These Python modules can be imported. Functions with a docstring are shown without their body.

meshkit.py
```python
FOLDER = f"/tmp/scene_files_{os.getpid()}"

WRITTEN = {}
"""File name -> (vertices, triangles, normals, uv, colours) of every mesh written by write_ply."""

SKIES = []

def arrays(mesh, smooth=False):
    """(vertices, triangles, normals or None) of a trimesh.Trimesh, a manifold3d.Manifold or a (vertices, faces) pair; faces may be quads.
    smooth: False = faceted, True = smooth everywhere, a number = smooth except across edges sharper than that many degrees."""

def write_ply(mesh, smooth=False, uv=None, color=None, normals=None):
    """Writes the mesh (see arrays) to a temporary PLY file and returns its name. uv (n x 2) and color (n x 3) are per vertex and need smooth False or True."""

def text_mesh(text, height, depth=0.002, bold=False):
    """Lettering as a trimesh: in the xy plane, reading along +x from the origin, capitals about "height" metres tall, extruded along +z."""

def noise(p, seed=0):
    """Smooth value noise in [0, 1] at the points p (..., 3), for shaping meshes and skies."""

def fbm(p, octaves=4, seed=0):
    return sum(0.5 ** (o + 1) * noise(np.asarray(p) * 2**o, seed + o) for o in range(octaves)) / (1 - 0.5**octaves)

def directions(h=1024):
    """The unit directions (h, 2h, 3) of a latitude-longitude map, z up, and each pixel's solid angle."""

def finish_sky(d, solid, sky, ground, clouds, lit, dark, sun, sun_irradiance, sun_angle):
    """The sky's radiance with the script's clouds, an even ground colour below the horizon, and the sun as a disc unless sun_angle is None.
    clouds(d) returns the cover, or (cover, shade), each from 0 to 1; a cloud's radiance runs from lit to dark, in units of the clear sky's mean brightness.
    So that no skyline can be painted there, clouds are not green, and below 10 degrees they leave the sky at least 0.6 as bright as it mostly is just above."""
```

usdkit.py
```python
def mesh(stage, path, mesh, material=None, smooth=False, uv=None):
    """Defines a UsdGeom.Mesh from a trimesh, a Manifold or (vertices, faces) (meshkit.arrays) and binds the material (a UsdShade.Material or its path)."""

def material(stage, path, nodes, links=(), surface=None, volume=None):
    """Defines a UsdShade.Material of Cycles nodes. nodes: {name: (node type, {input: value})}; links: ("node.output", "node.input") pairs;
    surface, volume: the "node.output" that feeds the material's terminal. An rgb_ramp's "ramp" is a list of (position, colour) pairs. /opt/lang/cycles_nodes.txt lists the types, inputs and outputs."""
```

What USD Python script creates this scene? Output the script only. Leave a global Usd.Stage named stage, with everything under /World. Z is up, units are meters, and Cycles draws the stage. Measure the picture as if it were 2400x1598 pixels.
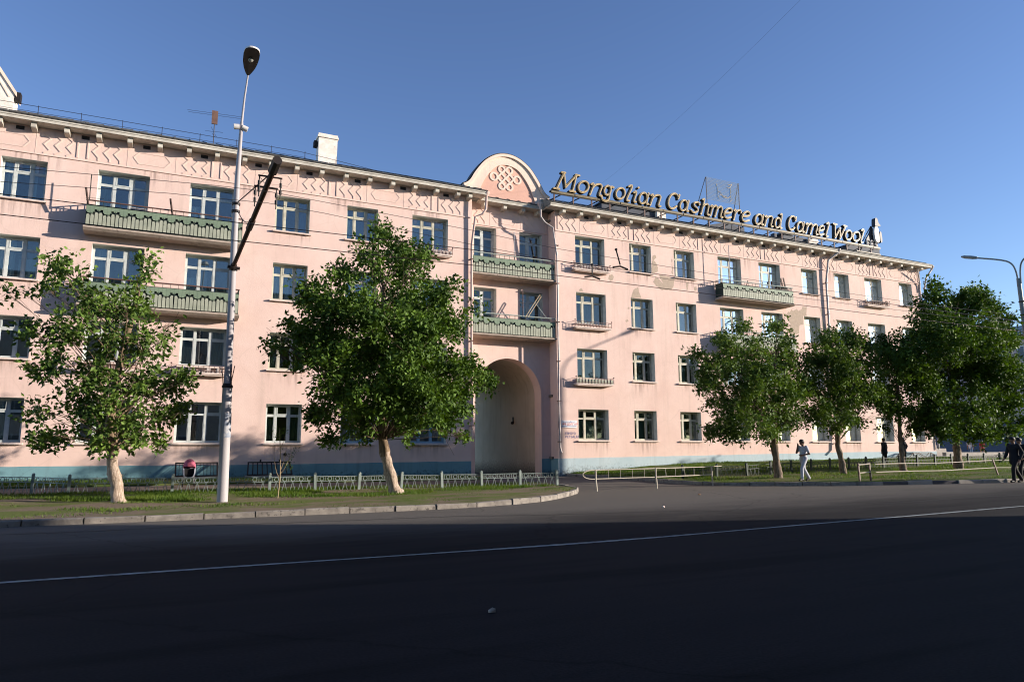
import math, random
import numpy as np, trimesh, manifold3d, shapely, shapely.geometry as sg
import usdkit, meshkit
from pxr import Usd, UsdGeom, UsdLux, UsdShade, Gf, Sdf

stage = Usd.Stage.CreateInMemory()
UsdGeom.SetStageUpAxis(stage, 'Z'); UsdGeom.SetStageMetersPerUnit(stage, 1.0)
UsdGeom.Xform.Define(stage, '/World'); UsdGeom.Scope.Define(stage, '/World/Looks')
rng = np.random.default_rng(7); random.seed(7)

# ---------------------------------------------------------------- camera, sky, sun, exposure
EXPOSURE = 0.96
SUN = np.array([1.95, -1.0, 0.46]); SUN /= np.linalg.norm(SUN)
EL, ROT = math.asin(SUN[2]), math.atan2(SUN[0], SUN[1])
YAW, PITCH, ROLL = 0.449268, 0.155392, -0.00481358
fw = np.array([math.sin(YAW)*math.cos(PITCH), math.cos(YAW)*math.cos(PITCH), math.sin(PITCH)])
rt = np.array([math.cos(YAW), -math.sin(YAW), 0.0]); up = np.cross(rt, fw)
rt, up = rt*math.cos(ROLL)+up*math.sin(ROLL), -rt*math.sin(ROLL)+up*math.cos(ROLL)
cam = UsdGeom.Camera.Define(stage, '/World/camera')
cam.CreateHorizontalApertureAttr(36.0); cam.CreateVerticalApertureAttr(36.0*681/1024)
cam.CreateFocalLengthAttr(1683.918/2400*36.0); cam.CreateClippingRangeAttr(Gf.Vec2f(0.1, 4000))
cam.CreateExposureAttr(EXPOSURE)
cam.AddTransformOp().Set(Gf.Matrix4d(*rt, 0, *up, 0, *(-fw), 0, 0, 0, 1.52, 1))
dome = UsdLux.DomeLight.Define(stage, '/World/sky'); dome.CreateIntensityAttr(1.0)
sky = usdkit.material(stage, '/World/Looks/sky_air', {
    's': ('sky_texture', {'sky_type': 'single_scattering', 'sun_disc': False, 'sun_elevation': EL, 'sun_rotation': ROT,
                          'altitude': 1300.0, 'air_density': 1.0, 'aerosol_density': 0.4, 'ozone_density': 2.0}),
    'h': ('hsv', {'saturation': 1.10, 'hue': .514, 'value': 1.0}), 'b': ('background_shader', {'strength': 0.114})}, [('s.color', 'h.color'), ('h.color', 'b.color')], surface='b.background')
UsdShade.MaterialBindingAPI.Apply(dome.GetPrim()).Bind(sky)
dome.GetPrim().SetCustomDataByKey('kind', 'structure')
sun = UsdLux.DistantLight.Define(stage, '/World/sun')
sun.CreateIntensityAttr(1.25); sun.CreateAngleAttr(0.5); sun.CreateNormalizeAttr(True); sun.CreateColorAttr(Gf.Vec3f(1.0, 0.885, 0.765))
zx = np.cross([0, 0, 1.0], SUN); zx /= np.linalg.norm(zx); zy = np.cross(SUN, zx)
sun.AddTransformOp().Set(Gf.Matrix4d(*zx, 0, *zy, 0, *SUN, 0, 0, 0, 0, 1))

# ---------------------------------------------------------------- helpers
COUNT, LOC = {}, {}
def numbered(parent, name):
    k = COUNT.get((parent, name), 0); COUNT[(parent, name)] = k+1
    return name if k == 0 else f'{name}_{k:03d}'
def keys(prim, **kw):
    for k, v in kw.items():
        if v: prim.SetCustomDataByKey(k, v)
    return prim
def thing(name, label=None, category=None, loc=(0, 0, 0), group=None, kind=None):
    p = '/World/'+numbered('/World', name); x = UsdGeom.Xform.Define(stage, p)
    x.AddTranslateOp().Set(Gf.Vec3d(*map(float, loc))); LOC[p] = np.array(loc, float)
    keys(x.GetPrim(), label=label, category=category, group=group, kind=kind)
    return p
def obj(name, mesh, m, parent=None, smooth=False, **kw):
    """One Mesh prim; vertices are given in world coordinates. Returns its path."""
    par = parent or '/World'; p = par+'/'+numbered(par, name)
    if isinstance(mesh, MB): mesh = mesh.arrays()
    v, f, n = meshkit.arrays(mesh, smooth); off = LOC.get(par)
    if off is not None: v = v-off; LOC[p] = off
    um = UsdGeom.Mesh.Define(stage, p); T = usdkit.Vt
    um.CreatePointsAttr(T.Vec3fArray.FromNumpy(v.astype(np.float32)))
    um.CreateFaceVertexCountsAttr(T.IntArray.FromNumpy(np.full(len(f), 3, np.int32)))
    um.CreateFaceVertexIndicesAttr(T.IntArray.FromNumpy(f.astype(np.int32).ravel()))
    um.CreateSubdivisionSchemeAttr('none')
    if n is not None:
        um.CreateNormalsAttr(T.Vec3fArray.FromNumpy(n.astype(np.float32))); um.SetNormalsInterpolation('vertex')
    UsdShade.MaterialBindingAPI.Apply(um.GetPrim()).Bind(MAT[m] if isinstance(m, str) else m)
    keys(um.GetPrim(), **kw)
    return p
BOXF = np.array([[0,2,3],[0,3,1],[4,5,7],[4,7,6],[0,1,5],[0,5,4],[2,6,7],[2,7,3],[0,4,6],[0,6,2],[1,3,7],[1,7,5]])
class MB:
    """Collects shapes that become one mesh."""
    def __init__(s): s.V, s.F, s.n = [], [], 0
    def add(s, v, f):
        v = np.asarray(v, float); f = np.asarray(f, int)
        if f.shape[1] == 4: f = np.vstack([f[:, [0, 1, 2]], f[:, [0, 2, 3]]])
        s.V.append(v); s.F.append(f+s.n); s.n += len(v); return s
    def box(s, x0, x1, y0, y1, z0, z1):
        return s.add([[x, y, z] for x in (x0, x1) for y in (y0, y1) for z in (z0, z1)], BOXF)
    def bar(s, a, b, w, h=None, upv=(0, 0, 1)):
        """A rectangular bar from a to b, w wide and h high."""
        a, b = np.asarray(a, float), np.asarray(b, float); h = h or w; d = b-a; d /= np.linalg.norm(d)
        u = np.asarray(upv, float)
        if abs(d@u) > .98: u = np.array([0, 1.0, 0])
        sd = np.cross(d, u); sd /= np.linalg.norm(sd); u = np.cross(sd, d)
        return s.add([e+sx*sd*w/2+sz*u*h/2 for sx in (-1, 1) for e in (a, b) for sz in (-1, 1)], BOXF)
    def tube(s, pts, r, sides=8, cap=True):
        p = np.asarray(pts, float); n = len(p); r = np.atleast_1d(np.asarray(r, float)); r = np.interp(np.linspace(0, 1, n), np.linspace(0, 1, len(r)), r) if len(r) != n else r
        t = np.gradient(p, axis=0); t /= np.linalg.norm(t, axis=1, keepdims=True)+1e-12
        ref = np.array([0, 0, 1.0]) if abs(t[0, 2]) < .9 else np.array([1.0, 0, 0]); A = []
        a = np.cross(t[0], ref); a /= np.linalg.norm(a)
        for k in range(n):
            a = a-(a@t[k])*t[k]; a /= np.linalg.norm(a); A.append(a)
        A = np.array(A); B = np.cross(t, A); an = np.arange(sides)*2*np.pi/sides
        v = p[:, None]+r[:, None, None]*(np.cos(an)[None, :, None]*A[:, None]+np.sin(an)[None, :, None]*B[:, None])
        f = [[i*sides+j, i*sides+(j+1) % sides, (i+1)*sides+(j+1) % sides, (i+1)*sides+j] for i in range(n-1) for j in range(sides)]
        s.add(v.reshape(-1, 3), f)
        if cap:
            for k, flip in ((0, 1), (n-1, 0)):
                ring = [(j if not flip else (sides-j) % sides) for j in range(sides)]
                s.add(np.vstack([v[k], p[k:k+1]]), [[ring[j], ring[(j+1) % sides], sides] for j in range(sides)])
        return s
    def prism(s, polys, y_back, depth):
        """Outline(s) in the (x, z) plane, pushed from y_back towards the viewer side (-y)."""
        if isinstance(polys, (sg.Polygon, sg.MultiPolygon)):
            gs = [polys] if isinstance(polys, sg.Polygon) else list(polys.geoms)
            polys = [np.array(r.coords)[:-1] for g in gs for r in [g.exterior, *g.interiors]]
        cs = manifold3d.CrossSection([np.asarray(q, float) for q in polys], manifold3d.FillRule.EvenOdd)
        m = cs.extrude(depth).to_mesh(); v = m.vert_properties[:, :3]
        return s.add(np.stack([v[:, 0], y_back-v[:, 2], v[:, 1]], 1), m.tri_verts)
    def flat(s, polys, z0, h):
        """Outline(s) in the (x, y) plane, extruded upwards."""
        if isinstance(polys, sg.Polygon): polys = [np.array(polys.exterior.coords)[:-1]]
        cs = manifold3d.CrossSection([np.asarray(q, float) for q in polys], manifold3d.FillRule.EvenOdd)
        m = cs.extrude(h).to_mesh(); return s.add(m.vert_properties[:, :3]+[0, 0, z0], m.tri_verts)
    def mesh(s, m): 
        v, f, _ = meshkit.arrays(m); return s.add(v, f)
    def ball(s, c, r, sub=1): 
        m = trimesh.creation.icosphere(sub, 1.0); return s.add(np.array(m.vertices)*r+c, m.faces)
    def lathe(s, prof, c, sides=16):
        a = np.arange(sides)*2*np.pi/sides; pr = np.asarray(prof, float)
        v = np.stack([pr[:, None, 0]*np.cos(a), pr[:, None, 0]*np.sin(a), np.broadcast_to(pr[:, None, 1], (len(pr), sides))], -1)
        return s.add(v.reshape(-1, 3)+c, [[i*sides+j, i*sides+(j+1) % sides, (i+1)*sides+(j+1) % sides, (i+1)*sides+j] for i in range(len(pr)-1) for j in range(sides)])
    def turn(s, deg, c):
        """Turns everything collected so far about the vertical through c."""
        a = math.radians(deg); R = np.array([[math.cos(a), -math.sin(a), 0], [math.sin(a), math.cos(a), 0], [0, 0, 1]])
        s.V = [(v-c)@R.T+c for v in s.V]; return s
    def arrays(s): return np.vstack(s.V), np.vstack(s.F)
def chaikin(p, n=2, closed=False):
    p = np.asarray(p, float)
    for _ in range(n):
        a, b = (p, np.roll(p, -1, 0)) if closed else (p[:-1], p[1:])
        q = np.stack([.75*a+.25*b, .25*a+.75*b], 1).reshape(-1, p.shape[1])
        p = q if closed else np.vstack([p[:1], q, p[-1:]])
    return p

# ---------------------------------------------------------------- materials
MAT = {}
def M(name, col, rough=.6, col2=None, scale=3.0, bump=0.0, bscale=60.0, spec=.3, metallic=0.0, stretch=None, detail=5.0, spot=None, lo=.35, hi=.65):
    """Paint, plaster, metal...: two tones mixed by noise, grain as bump; spot = (colour, scale, threshold) adds worn spots."""
    c2 = col2 or tuple(.8*c for c in col)
    N = {'g': ('geometry', {}), 'm': ('mapping', {'scale': stretch or (1, 1, 1)}), 'n': ('noise_texture', {'scale': scale, 'detail': detail, 'roughness': .6}),
         'r': ('map_range', {'from_min': lo, 'from_max': hi, 'clamp': True}), 'c': ('mix_color', {'a': col, 'b': c2}),
         'p': ('principled_bsdf', {'roughness': rough, 'specular_ior_level': spec, 'metallic': metallic})}
    L = [('g.position', 'm.vector'), ('m.vector', 'n.vector'), ('n.fac', 'r.value'), ('r.result', 'c.fac')]; out = 'c.result'
    if spot:
        N |= {'n2': ('noise_texture', {'scale': spot[1], 'detail': 6.0, 'roughness': .65}), 'r2': ('map_range', {'from_min': spot[2], 'from_max': spot[2]+.06, 'clamp': True}), 'c2': ('mix_color', {'b': spot[0]})}
        L += [('g.position', 'n2.vector'), ('n2.fac', 'r2.value'), ('r2.result', 'c2.fac'), (out, 'c2.a')]; out = 'c2.result'
    L.append((out, 'p.base_color'))
    if bump:
        N |= {'nb': ('noise_texture', {'scale': bscale, 'detail': 4.0}), 'b': ('bump', {'strength': bump, 'distance': .02})}
        L += [('g.position', 'nb.vector'), ('nb.fac', 'b.height'), ('b.normal', 'p.normal')]
    MAT[name] = usdkit.material(stage, '/World/Looks/'+name, N, L, surface='p.BSDF'); return MAT[name]

def wall_material(name, a, b, stain, streak=.25, foot=None, crack=.22):
    """Painted render: mottled tones, rain streaks, grime, hairline cracks, grain; foot = (z0, z1) adds splashed dirt near the ground."""
    N = {'g': ('geometry', {}), 'n': ('noise_texture', {'scale': .55, 'detail': 8.0, 'roughness': .68}), 'r': ('map_range', {'from_min': .35, 'from_max': .68, 'clamp': True}), 'c': ('mix_color', {'a': a, 'b': b}),
         'm': ('mapping', {'scale': (3.2, 3.2, .22)}), 'ns': ('noise_texture', {'scale': 1.0, 'detail': 5.0, 'roughness': .6}), 'rs': ('map_range', {'from_min': .54, 'from_max': .8, 'to_max': streak, 'clamp': True}), 'cs': ('mix_color', {'b': stain}),
         'nf': ('noise_texture', {'scale': 9.0, 'detail': 6.0, 'roughness': .75}), 'rf': ('map_range', {'from_min': .56, 'from_max': .82, 'to_max': .5, 'clamp': True}), 'cf': ('mix_color', {'b': stain}),
         'nw': ('noise_texture', {'scale': 1.1, 'detail': 6.0}), 'vm': ('mix_color', {'fac': .35}), 'v': ('voronoi_texture', {'feature': 'distance_to_edge', 'scale': .42}), 'rv': ('map_range', {'from_min': .0, 'from_max': .006, 'to_min': crack, 'to_max': 0.0, 'clamp': True}), 'cv': ('mix_color', {'b': stain}),
         'nb': ('noise_texture', {'scale': 45.0, 'detail': 5.0, 'roughness': .7}), 'bp': ('bump', {'strength': .45, 'distance': .02}), 'p': ('principled_bsdf', {'roughness': .9, 'specular_ior_level': .12})}
    L = [('g.position', 'n.vector'), ('n.fac', 'r.value'), ('r.result', 'c.fac'), ('g.position', 'm.vector'), ('m.vector', 'ns.vector'), ('ns.fac', 'rs.value'), ('rs.result', 'cs.fac'), ('c.result', 'cs.a'),
         ('g.position', 'nf.vector'), ('nf.fac', 'rf.value'), ('rf.result', 'cf.fac'), ('cs.result', 'cf.a'), ('g.position', 'nw.vector'), ('g.position', 'vm.a'), ('nw.color', 'vm.b'), ('vm.result', 'v.vector'), ('v.distance', 'rv.value'), ('rv.result', 'cv.fac'), ('cf.result', 'cv.a'),
         ('g.position', 'nb.vector'), ('nb.fac', 'bp.height'), ('bp.normal', 'p.normal')]; out = 'cv.result'
    if foot:
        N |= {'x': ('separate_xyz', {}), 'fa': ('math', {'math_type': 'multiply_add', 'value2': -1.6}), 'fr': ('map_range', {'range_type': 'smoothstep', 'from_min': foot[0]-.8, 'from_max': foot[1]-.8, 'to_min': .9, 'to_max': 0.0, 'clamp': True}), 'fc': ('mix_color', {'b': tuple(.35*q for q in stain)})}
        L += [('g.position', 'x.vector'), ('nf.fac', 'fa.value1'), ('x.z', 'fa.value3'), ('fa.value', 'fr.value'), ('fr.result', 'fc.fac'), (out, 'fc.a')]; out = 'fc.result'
    L.append((out, 'p.base_color'))
    MAT[name] = usdkit.material(stage, '/World/Looks/'+name, N, L, surface='p.BSDF')
wall_material('pink_wall', (.675, .512, .45), (.605, .438, .38), (.42, .32, .27), .42)
wall_material('gable_pink', (.62, .38, .30), (.56, .335, .265), (.45, .26, .2))
wall_material('coping', (.74, .60, .50), (.66, .50, .42), (.4, .3, .26), .4)
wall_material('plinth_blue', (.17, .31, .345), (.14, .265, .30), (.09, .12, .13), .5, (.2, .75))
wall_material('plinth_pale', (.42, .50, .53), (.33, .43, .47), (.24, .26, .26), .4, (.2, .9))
wall_material('passage_grey', (.52, .44, .345), (.43, .36, .28), (.13, .11, .09), .4, (.2, 1.3), .0)
M('relief', (.67, .51, .44), .9, (.61, .45, .39), bump=.3)
M('cornice', (.56, .53, .46), .8, (.40, .37, .32), scale=2.5, spot=((.2, .17, .14), 6.0, .66), bump=.2)
M('roof_tin', (.16, .18, .17), .55, (.10, .11, .10), scale=1.2, spec=.4)
M('roof_edge', (.05, .045, .04), .6, (.03, .03, .03))
M('frame_cream', (.49, .47, .375), .5, (.37, .35, .28), scale=4)
M('frame_white', (.50, .525, .505), .5, (.39, .42, .41), scale=4)
M('frame_blue', (.22, .36, .46), .5, (.17, .29, .38), scale=4)
M('reveal', (.50, .51, .47), .9, (.40, .41, .38), scale=4)
M('sill_plaster', (.66, .56, .50), .85, (.55, .44, .38), scale=5, bump=.2)
M('room', (.20, .17, .14), .9, (.14, .12, .1))
M('curtain_white', (.72, .74, .78), .9, (.58, .60, .64), scale=6, stretch=(4, 4, .3))
M('curtain_green', (.26, .34, .30), .9, (.16, .22, .2), scale=6, stretch=(4, 4, .3))
M('curtain_ochre', (.30, .22, .14), .9, (.2, .14, .09), scale=6, stretch=(4, 4, .3))
M('balcony_green', (.185, .245, .17), .6, (.13, .18, .125), scale=1.3, spot=((.10, .10, .07), 9.0, .68))
M('balcony_board', (.34, .355, .28), .65, (.25, .27, .21), scale=2.0, spot=((.10, .09, .06), 8.0, .66))
M('iron_green', (.03, .045, .035), .6)
M('slab', (.44, .36, .30), .85, (.33, .27, .22), scale=3, spot=((.2, .16, .13), 5.0, .6), bump=.3)
M('rail_rust', (.13, .07, .06), .6, (.09, .05, .04))
M('rail_pale', (.33, .38, .35), .5, (.25, .28, .26))
M('dark_wood', (.05, .022, .014), .7, (.03, .014, .01), scale=3, stretch=(1, 1, 1))
M('iron_dark', (.018, .013, .012), .6)
M('pipe_zinc', (.40, .37, .36), .5, (.3, .26, .25), metallic=.2)
M('pipe_pink', (.56, .41, .36), .55, (.44, .31, .27))
M('bare_plaster', (.42, .335, .265), .95, (.36, .285, .225), scale=6, bump=.6, bscale=30)
M('chimney_white', (.74, .68, .62), .9, (.62, .54, .48), scale=4, spot=((.36, .27, .22), 7.0, .66), bump=.4)
M('letter_face', (.48, .345, .165), .4, (.38, .27, .12), scale=3, spec=.5, spot=((.20, .15, .09), 6.0, .68))
M('letter_side', (.035, .025, .02), .6, (.02, .015, .012))
M('letter_tube', (.55, .43, .26), .12, (.52, .42, .28), spec=.8)
M('sign_beam', (.17, .135, .07), .5, (.11, .085, .045), scale=3)
M('sign_post', (.15, .085, .065), .6, (.1, .055, .045))
M('roof_dark', (.045, .055, .075), .7, (.03, .035, .05))
M('emblem_white', (.62, .60, .58), .5, (.5, .47, .44)); M('emblem_dark', (.012, .014, .022), .5)
M('asphalt_edge', (.05, .05, .05), .9)
M('tar', (.014, .014, .015), .8)
M('road_paint', (.34, .37, .36), .8, (.17, .19, .19), scale=5, spot=((.05, .05, .05), 5.0, .62))
M('kerb', (.26, .235, .205), .9, (.15, .135, .12), scale=3.2, spot=((.10, .09, .08), 7.0, .57), bump=.5, bscale=25)
M('kerb_sunlit', (.37, .335, .295), .9, (.28, .255, .225), scale=2.2, bump=.5, bscale=25)  # right-hand stones: sunlight on the kerb put into a paler colour
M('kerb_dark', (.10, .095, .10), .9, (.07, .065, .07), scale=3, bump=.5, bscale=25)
M('pole_paint', (.355, .335, .345), .6, (.30, .285, .295), scale=3, stretch=(1, 1, .25), bump=.15)
M('pole_grey', (.16, .19, .19), .5, (.12, .15, .15)); M('patch_grey', (.22, .25, .31), .8, (.36, .36, .38), scale=9, lo=.45, hi=.55)
M('lamp_dark', (.012, .012, .013), .4); M('lamp_pale', (.6, .58, .55), .5); M('lamp_glass', (.25, .25, .23), .15)
M('wire', (.03, .03, .032), .5); M('contact_wire', (.16, .11, .085), .3, (.13, .09, .07), metallic=.9); M('wire_bright', (.55, .45, .36), .3, metallic=.6)
M('fence_paint', (.25, .30, .28), .6, (.17, .21, .195), scale=4, spot=((.10, .09, .07), 8.0, .66))
M('fence_shaded', (.035, .055, .045), .6, (.025, .04, .033)); M('barrier_white', (.50, .45, .37), .5, (.38, .33, .26), scale=5)  # right fence: same paint as the left, coloured dark for tree shade
M('bark', (.23, .165, .105), .95, (.10, .07, .045), scale=6, stretch=(3, 3, .5), bump=.9, bscale=18)
M('whitewash_shaded', (.26, .205, .16), .95, (.09, .065, .045), scale=9, stretch=(3, 3, .5), bump=.9, bscale=18)  # right-hand trees: whitewash colour darkened for the shaded side of the trunks
M('whitewash', (.42, .34, .28), .95, (.19, .14, .10), scale=9, stretch=(3, 3, .5), bump=.9, bscale=18)
M('twig', (.09, .065, .04), .9); M('sapling', (.34, .26, .15), .8)
M('sign_white', (.78, .76, .78), .6); M('sign_red', (.55, .10, .10), .6); M('sign_blue', (.10, .14, .32), .6); M('paint_red', (.30, .03, .06), .8); M('paint_blue', (.14, .13, .26), .8); M('plaque', (.04, .02, .02), .4)
M('skin', (.20, .105, .065), .6, (.17, .09, .055)); M('hair', (.012, .010, .009), .5); M('cloth_white', (.46, .47, .52), .85, (.36, .37, .42)); M('cloth_black', (.010, .009, .010), .85); M('cloth_navy', (.010, .010, .013), .85)
M('cloth_red', (.20, .02, .02), .85); M('cloth_pink', (.42, .11, .17), .85, (.26, .05, .08), scale=7); M('cloth_jeans', (.08, .14, .24), .85); M('cloth_tan', (.24, .15, .09), .85); M('shoe', (.012, .012, .012), .5)
M('far_wall', (.33, .28, .29), .9, (.27, .23, .24), scale=.5); M('far_glass', (.05, .07, .10), .2); M('shop_blue', (.03, .045, .09), .5); M('concrete', (.34, .31, .28), .9, (.26, .235, .21), scale=2, bump=.3)
M('shade_block', (.34, .30, .27), .9, (.28, .25, .22), scale=.6); M('flower_soil', (.07, .05, .035), .95); M('petal', (.55, .22, .26), .8); M('stem_green', (.05, .085, .025), .8); M('rag', (.6, .55, .52), .9, (.25, .2, .18), scale=9)
# glass: a thin pane that lets sunlight in and mirrors the sky; the panes of the right wing are set to mirror less
for gn, ior, lo in (('glass', 1.6, .075), ('glass_dim', 1.45, .025)):
    MAT[gn] = usdkit.material(stage, '/World/Looks/'+gn, {'f': ('fresnel', {'IOR': ior}), 'k': ('map_range', {'from_min': 0.0, 'from_max': 1.0, 'to_min': lo, 'to_max': 1.0, 'clamp': True}),
        't': ('transparent_bsdf', {'color': (.82, .90, .86)}), 'g': ('glossy_bsdf', {'color': (.92, .95, .98), 'roughness': .02}), 'x': ('mix_closure', {})},
        [('f.fac', 'k.value'), ('k.result', 'x.fac'), ('t.BSDF', 'x.closure1'), ('g.BSDF', 'x.closure2')], surface='x.closure')
def leaf_material(name, a, b, tr):
    MAT[name] = usdkit.material(stage, '/World/Looks/'+name, {'g': ('geometry', {}), 'n': ('noise_texture', {'scale': 1.3, 'detail': 3.0}), 'r': ('map_range', {'from_min': .3, 'from_max': .7, 'clamp': True}), 'ad': ('math', {'math_type': 'multiply_add', 'value2': .55}), 'c': ('mix_color', {'a': a, 'b': b}),
        'd': ('principled_bsdf', {'roughness': .55, 'specular_ior_level': .16}), 't': ('translucent_bsdf', {}), 'h': ('hsv', {'saturation': 1.15, 'value': 1.25, 'hue': .49}), 'x': ('mix_closure', {'fac': tr})},
        [('g.position', 'n.vector'), ('n.fac', 'r.value'), ('g.random_per_island', 'ad.value1'), ('r.result', 'ad.value3'), ('ad.value', 'c.fac'), ('c.result', 'd.base_color'), ('c.result', 'h.color'), ('h.color', 't.color'), ('d.BSDF', 'x.closure1'), ('t.BSDF', 'x.closure2')], surface='x.closure')
leaf_material('leaf', (.011, .034, .005), (.115, .20, .03), .16)
leaf_material('leaf_pale', (.014, .042, .007), (.145, .23, .042), .18)
leaf_material('grass_blade', (.05, .11, .014), (.11, .16, .026), .35)
# grass and bare earth by noise; asphalt with wear, sun and shade in its colour
def ground_material(name, cols, scale, thr, fine=30.0, bump=.6):
    MAT[name] = usdkit.material(stage, '/World/Looks/'+name, {'g': ('geometry', {}), 'm': ('mapping', {'scale': (.45, 1.1, 1)}), 'n': ('noise_texture', {'scale': scale, 'detail': 7.0, 'roughness': .65}), 'r': ('rgb_ramp', {'ramp': [(0, cols[0]), (thr-.06, cols[0]), (thr+.06, cols[1]), (1, cols[1])]}),
        'n2': ('noise_texture', {'scale': fine, 'detail': 5.0, 'roughness': .7}), 'r2': ('map_range', {'from_min': .3, 'from_max': .72, 'to_min': .55, 'to_max': 1.3, 'clamp': True}), 'mu': ('mix_color', {'blend_type': 'multiply', 'fac': 1.0, 'use_clamp': False}), 'b': ('bump', {'strength': bump, 'distance': .04}), 'p': ('principled_bsdf', {'roughness': .95, 'specular_ior_level': .1})},
        [('g.position', 'm.vector'), ('m.vector', 'n.vector'), ('n.fac', 'r.fac'), ('g.position', 'n2.vector'), ('n2.fac', 'r2.value'), ('r.color', 'mu.a'), ('r2.result', 'mu.b'), ('mu.result', 'p.base_color'), ('n2.fac', 'b.height'), ('b.normal', 'p.normal')], surface='p.BSDF')
ground_material('verge_soil', ((.21, .165, .12), (.125, .155, .045)), .8, .505)
ground_material('verge_green', ((.15, .14, .065), (.085, .125, .03)), .9, .46)
ground_material('path_earth', ((.20, .16, .125), (.165, .13, .105)), .9, .5, 22.0, .3)
# asphalt: near road coloured darker for its shade, dusty far side paler for sunlight, faint cracks
MAT['asphalt'] = usdkit.material(stage, '/World/Looks/asphalt', {'g': ('geometry', {}), 'm': ('mapping', {'scale': (.12, .9, 1)}), 'n': ('noise_texture', {'scale': .8, 'detail': 6.0, 'roughness': .6}), 'r': ('rgb_ramp', {'ramp': [(.3, (.017, .017, .018)), (.5, (.022, .021, .022)), (.62, (.013, .013, .014)), (.7, (.020, .019, .020))]}),
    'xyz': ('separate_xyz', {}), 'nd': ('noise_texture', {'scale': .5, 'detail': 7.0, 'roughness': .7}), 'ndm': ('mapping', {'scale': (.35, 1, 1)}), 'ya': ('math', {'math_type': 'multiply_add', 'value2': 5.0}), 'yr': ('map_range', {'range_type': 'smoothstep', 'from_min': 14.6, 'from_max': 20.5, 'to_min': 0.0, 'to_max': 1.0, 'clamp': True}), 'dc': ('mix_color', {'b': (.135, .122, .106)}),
    'n2': ('noise_texture', {'scale': 34.0, 'detail': 5.0, 'roughness': .8}), 'r2': ('map_range', {'from_min': .3, 'from_max': .72, 'to_min': .62, 'to_max': 1.4, 'clamp': True}), 'mu': ('mix_color', {'blend_type': 'multiply', 'fac': 1.0, 'use_clamp': False}),
    'v': ('voronoi_texture', {'feature': 'distance_to_edge', 'scale': .16}), 'nv': ('noise_texture', {'scale': 2.2, 'detail': 6.0}), 'va': ('mix_color', {'fac': .3}), 'vr': ('map_range', {'from_min': .0, 'from_max': .004, 'to_min': .72, 'to_max': 1.0, 'clamp': True}), 'mu2': ('mix_color', {'blend_type': 'multiply', 'fac': 1.0, 'use_clamp': False}),
    'b': ('bump', {'strength': .35, 'distance': .015}), 'p': ('principled_bsdf', {'roughness': .95, 'specular_ior_level': .08})},
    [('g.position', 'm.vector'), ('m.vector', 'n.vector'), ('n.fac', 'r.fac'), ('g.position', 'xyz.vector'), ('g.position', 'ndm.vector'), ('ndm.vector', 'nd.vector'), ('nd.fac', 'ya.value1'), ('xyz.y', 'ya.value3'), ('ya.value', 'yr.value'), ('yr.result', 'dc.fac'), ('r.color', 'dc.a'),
     ('g.position', 'n2.vector'), ('n2.fac', 'r2.value'), ('dc.result', 'mu.a'), ('r2.result', 'mu.b'), ('g.position', 'nv.vector'), ('g.position', 'va.a'), ('nv.color', 'va.b'), ('va.result', 'v.vector'), ('v.distance', 'vr.value'), ('mu.result', 'mu2.a'), ('vr.result', 'mu2.b'),
     ('mu2.result', 'p.base_color'), ('n2.fac', 'b.height'), ('b.normal', 'p.normal')], surface='p.BSDF')

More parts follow.
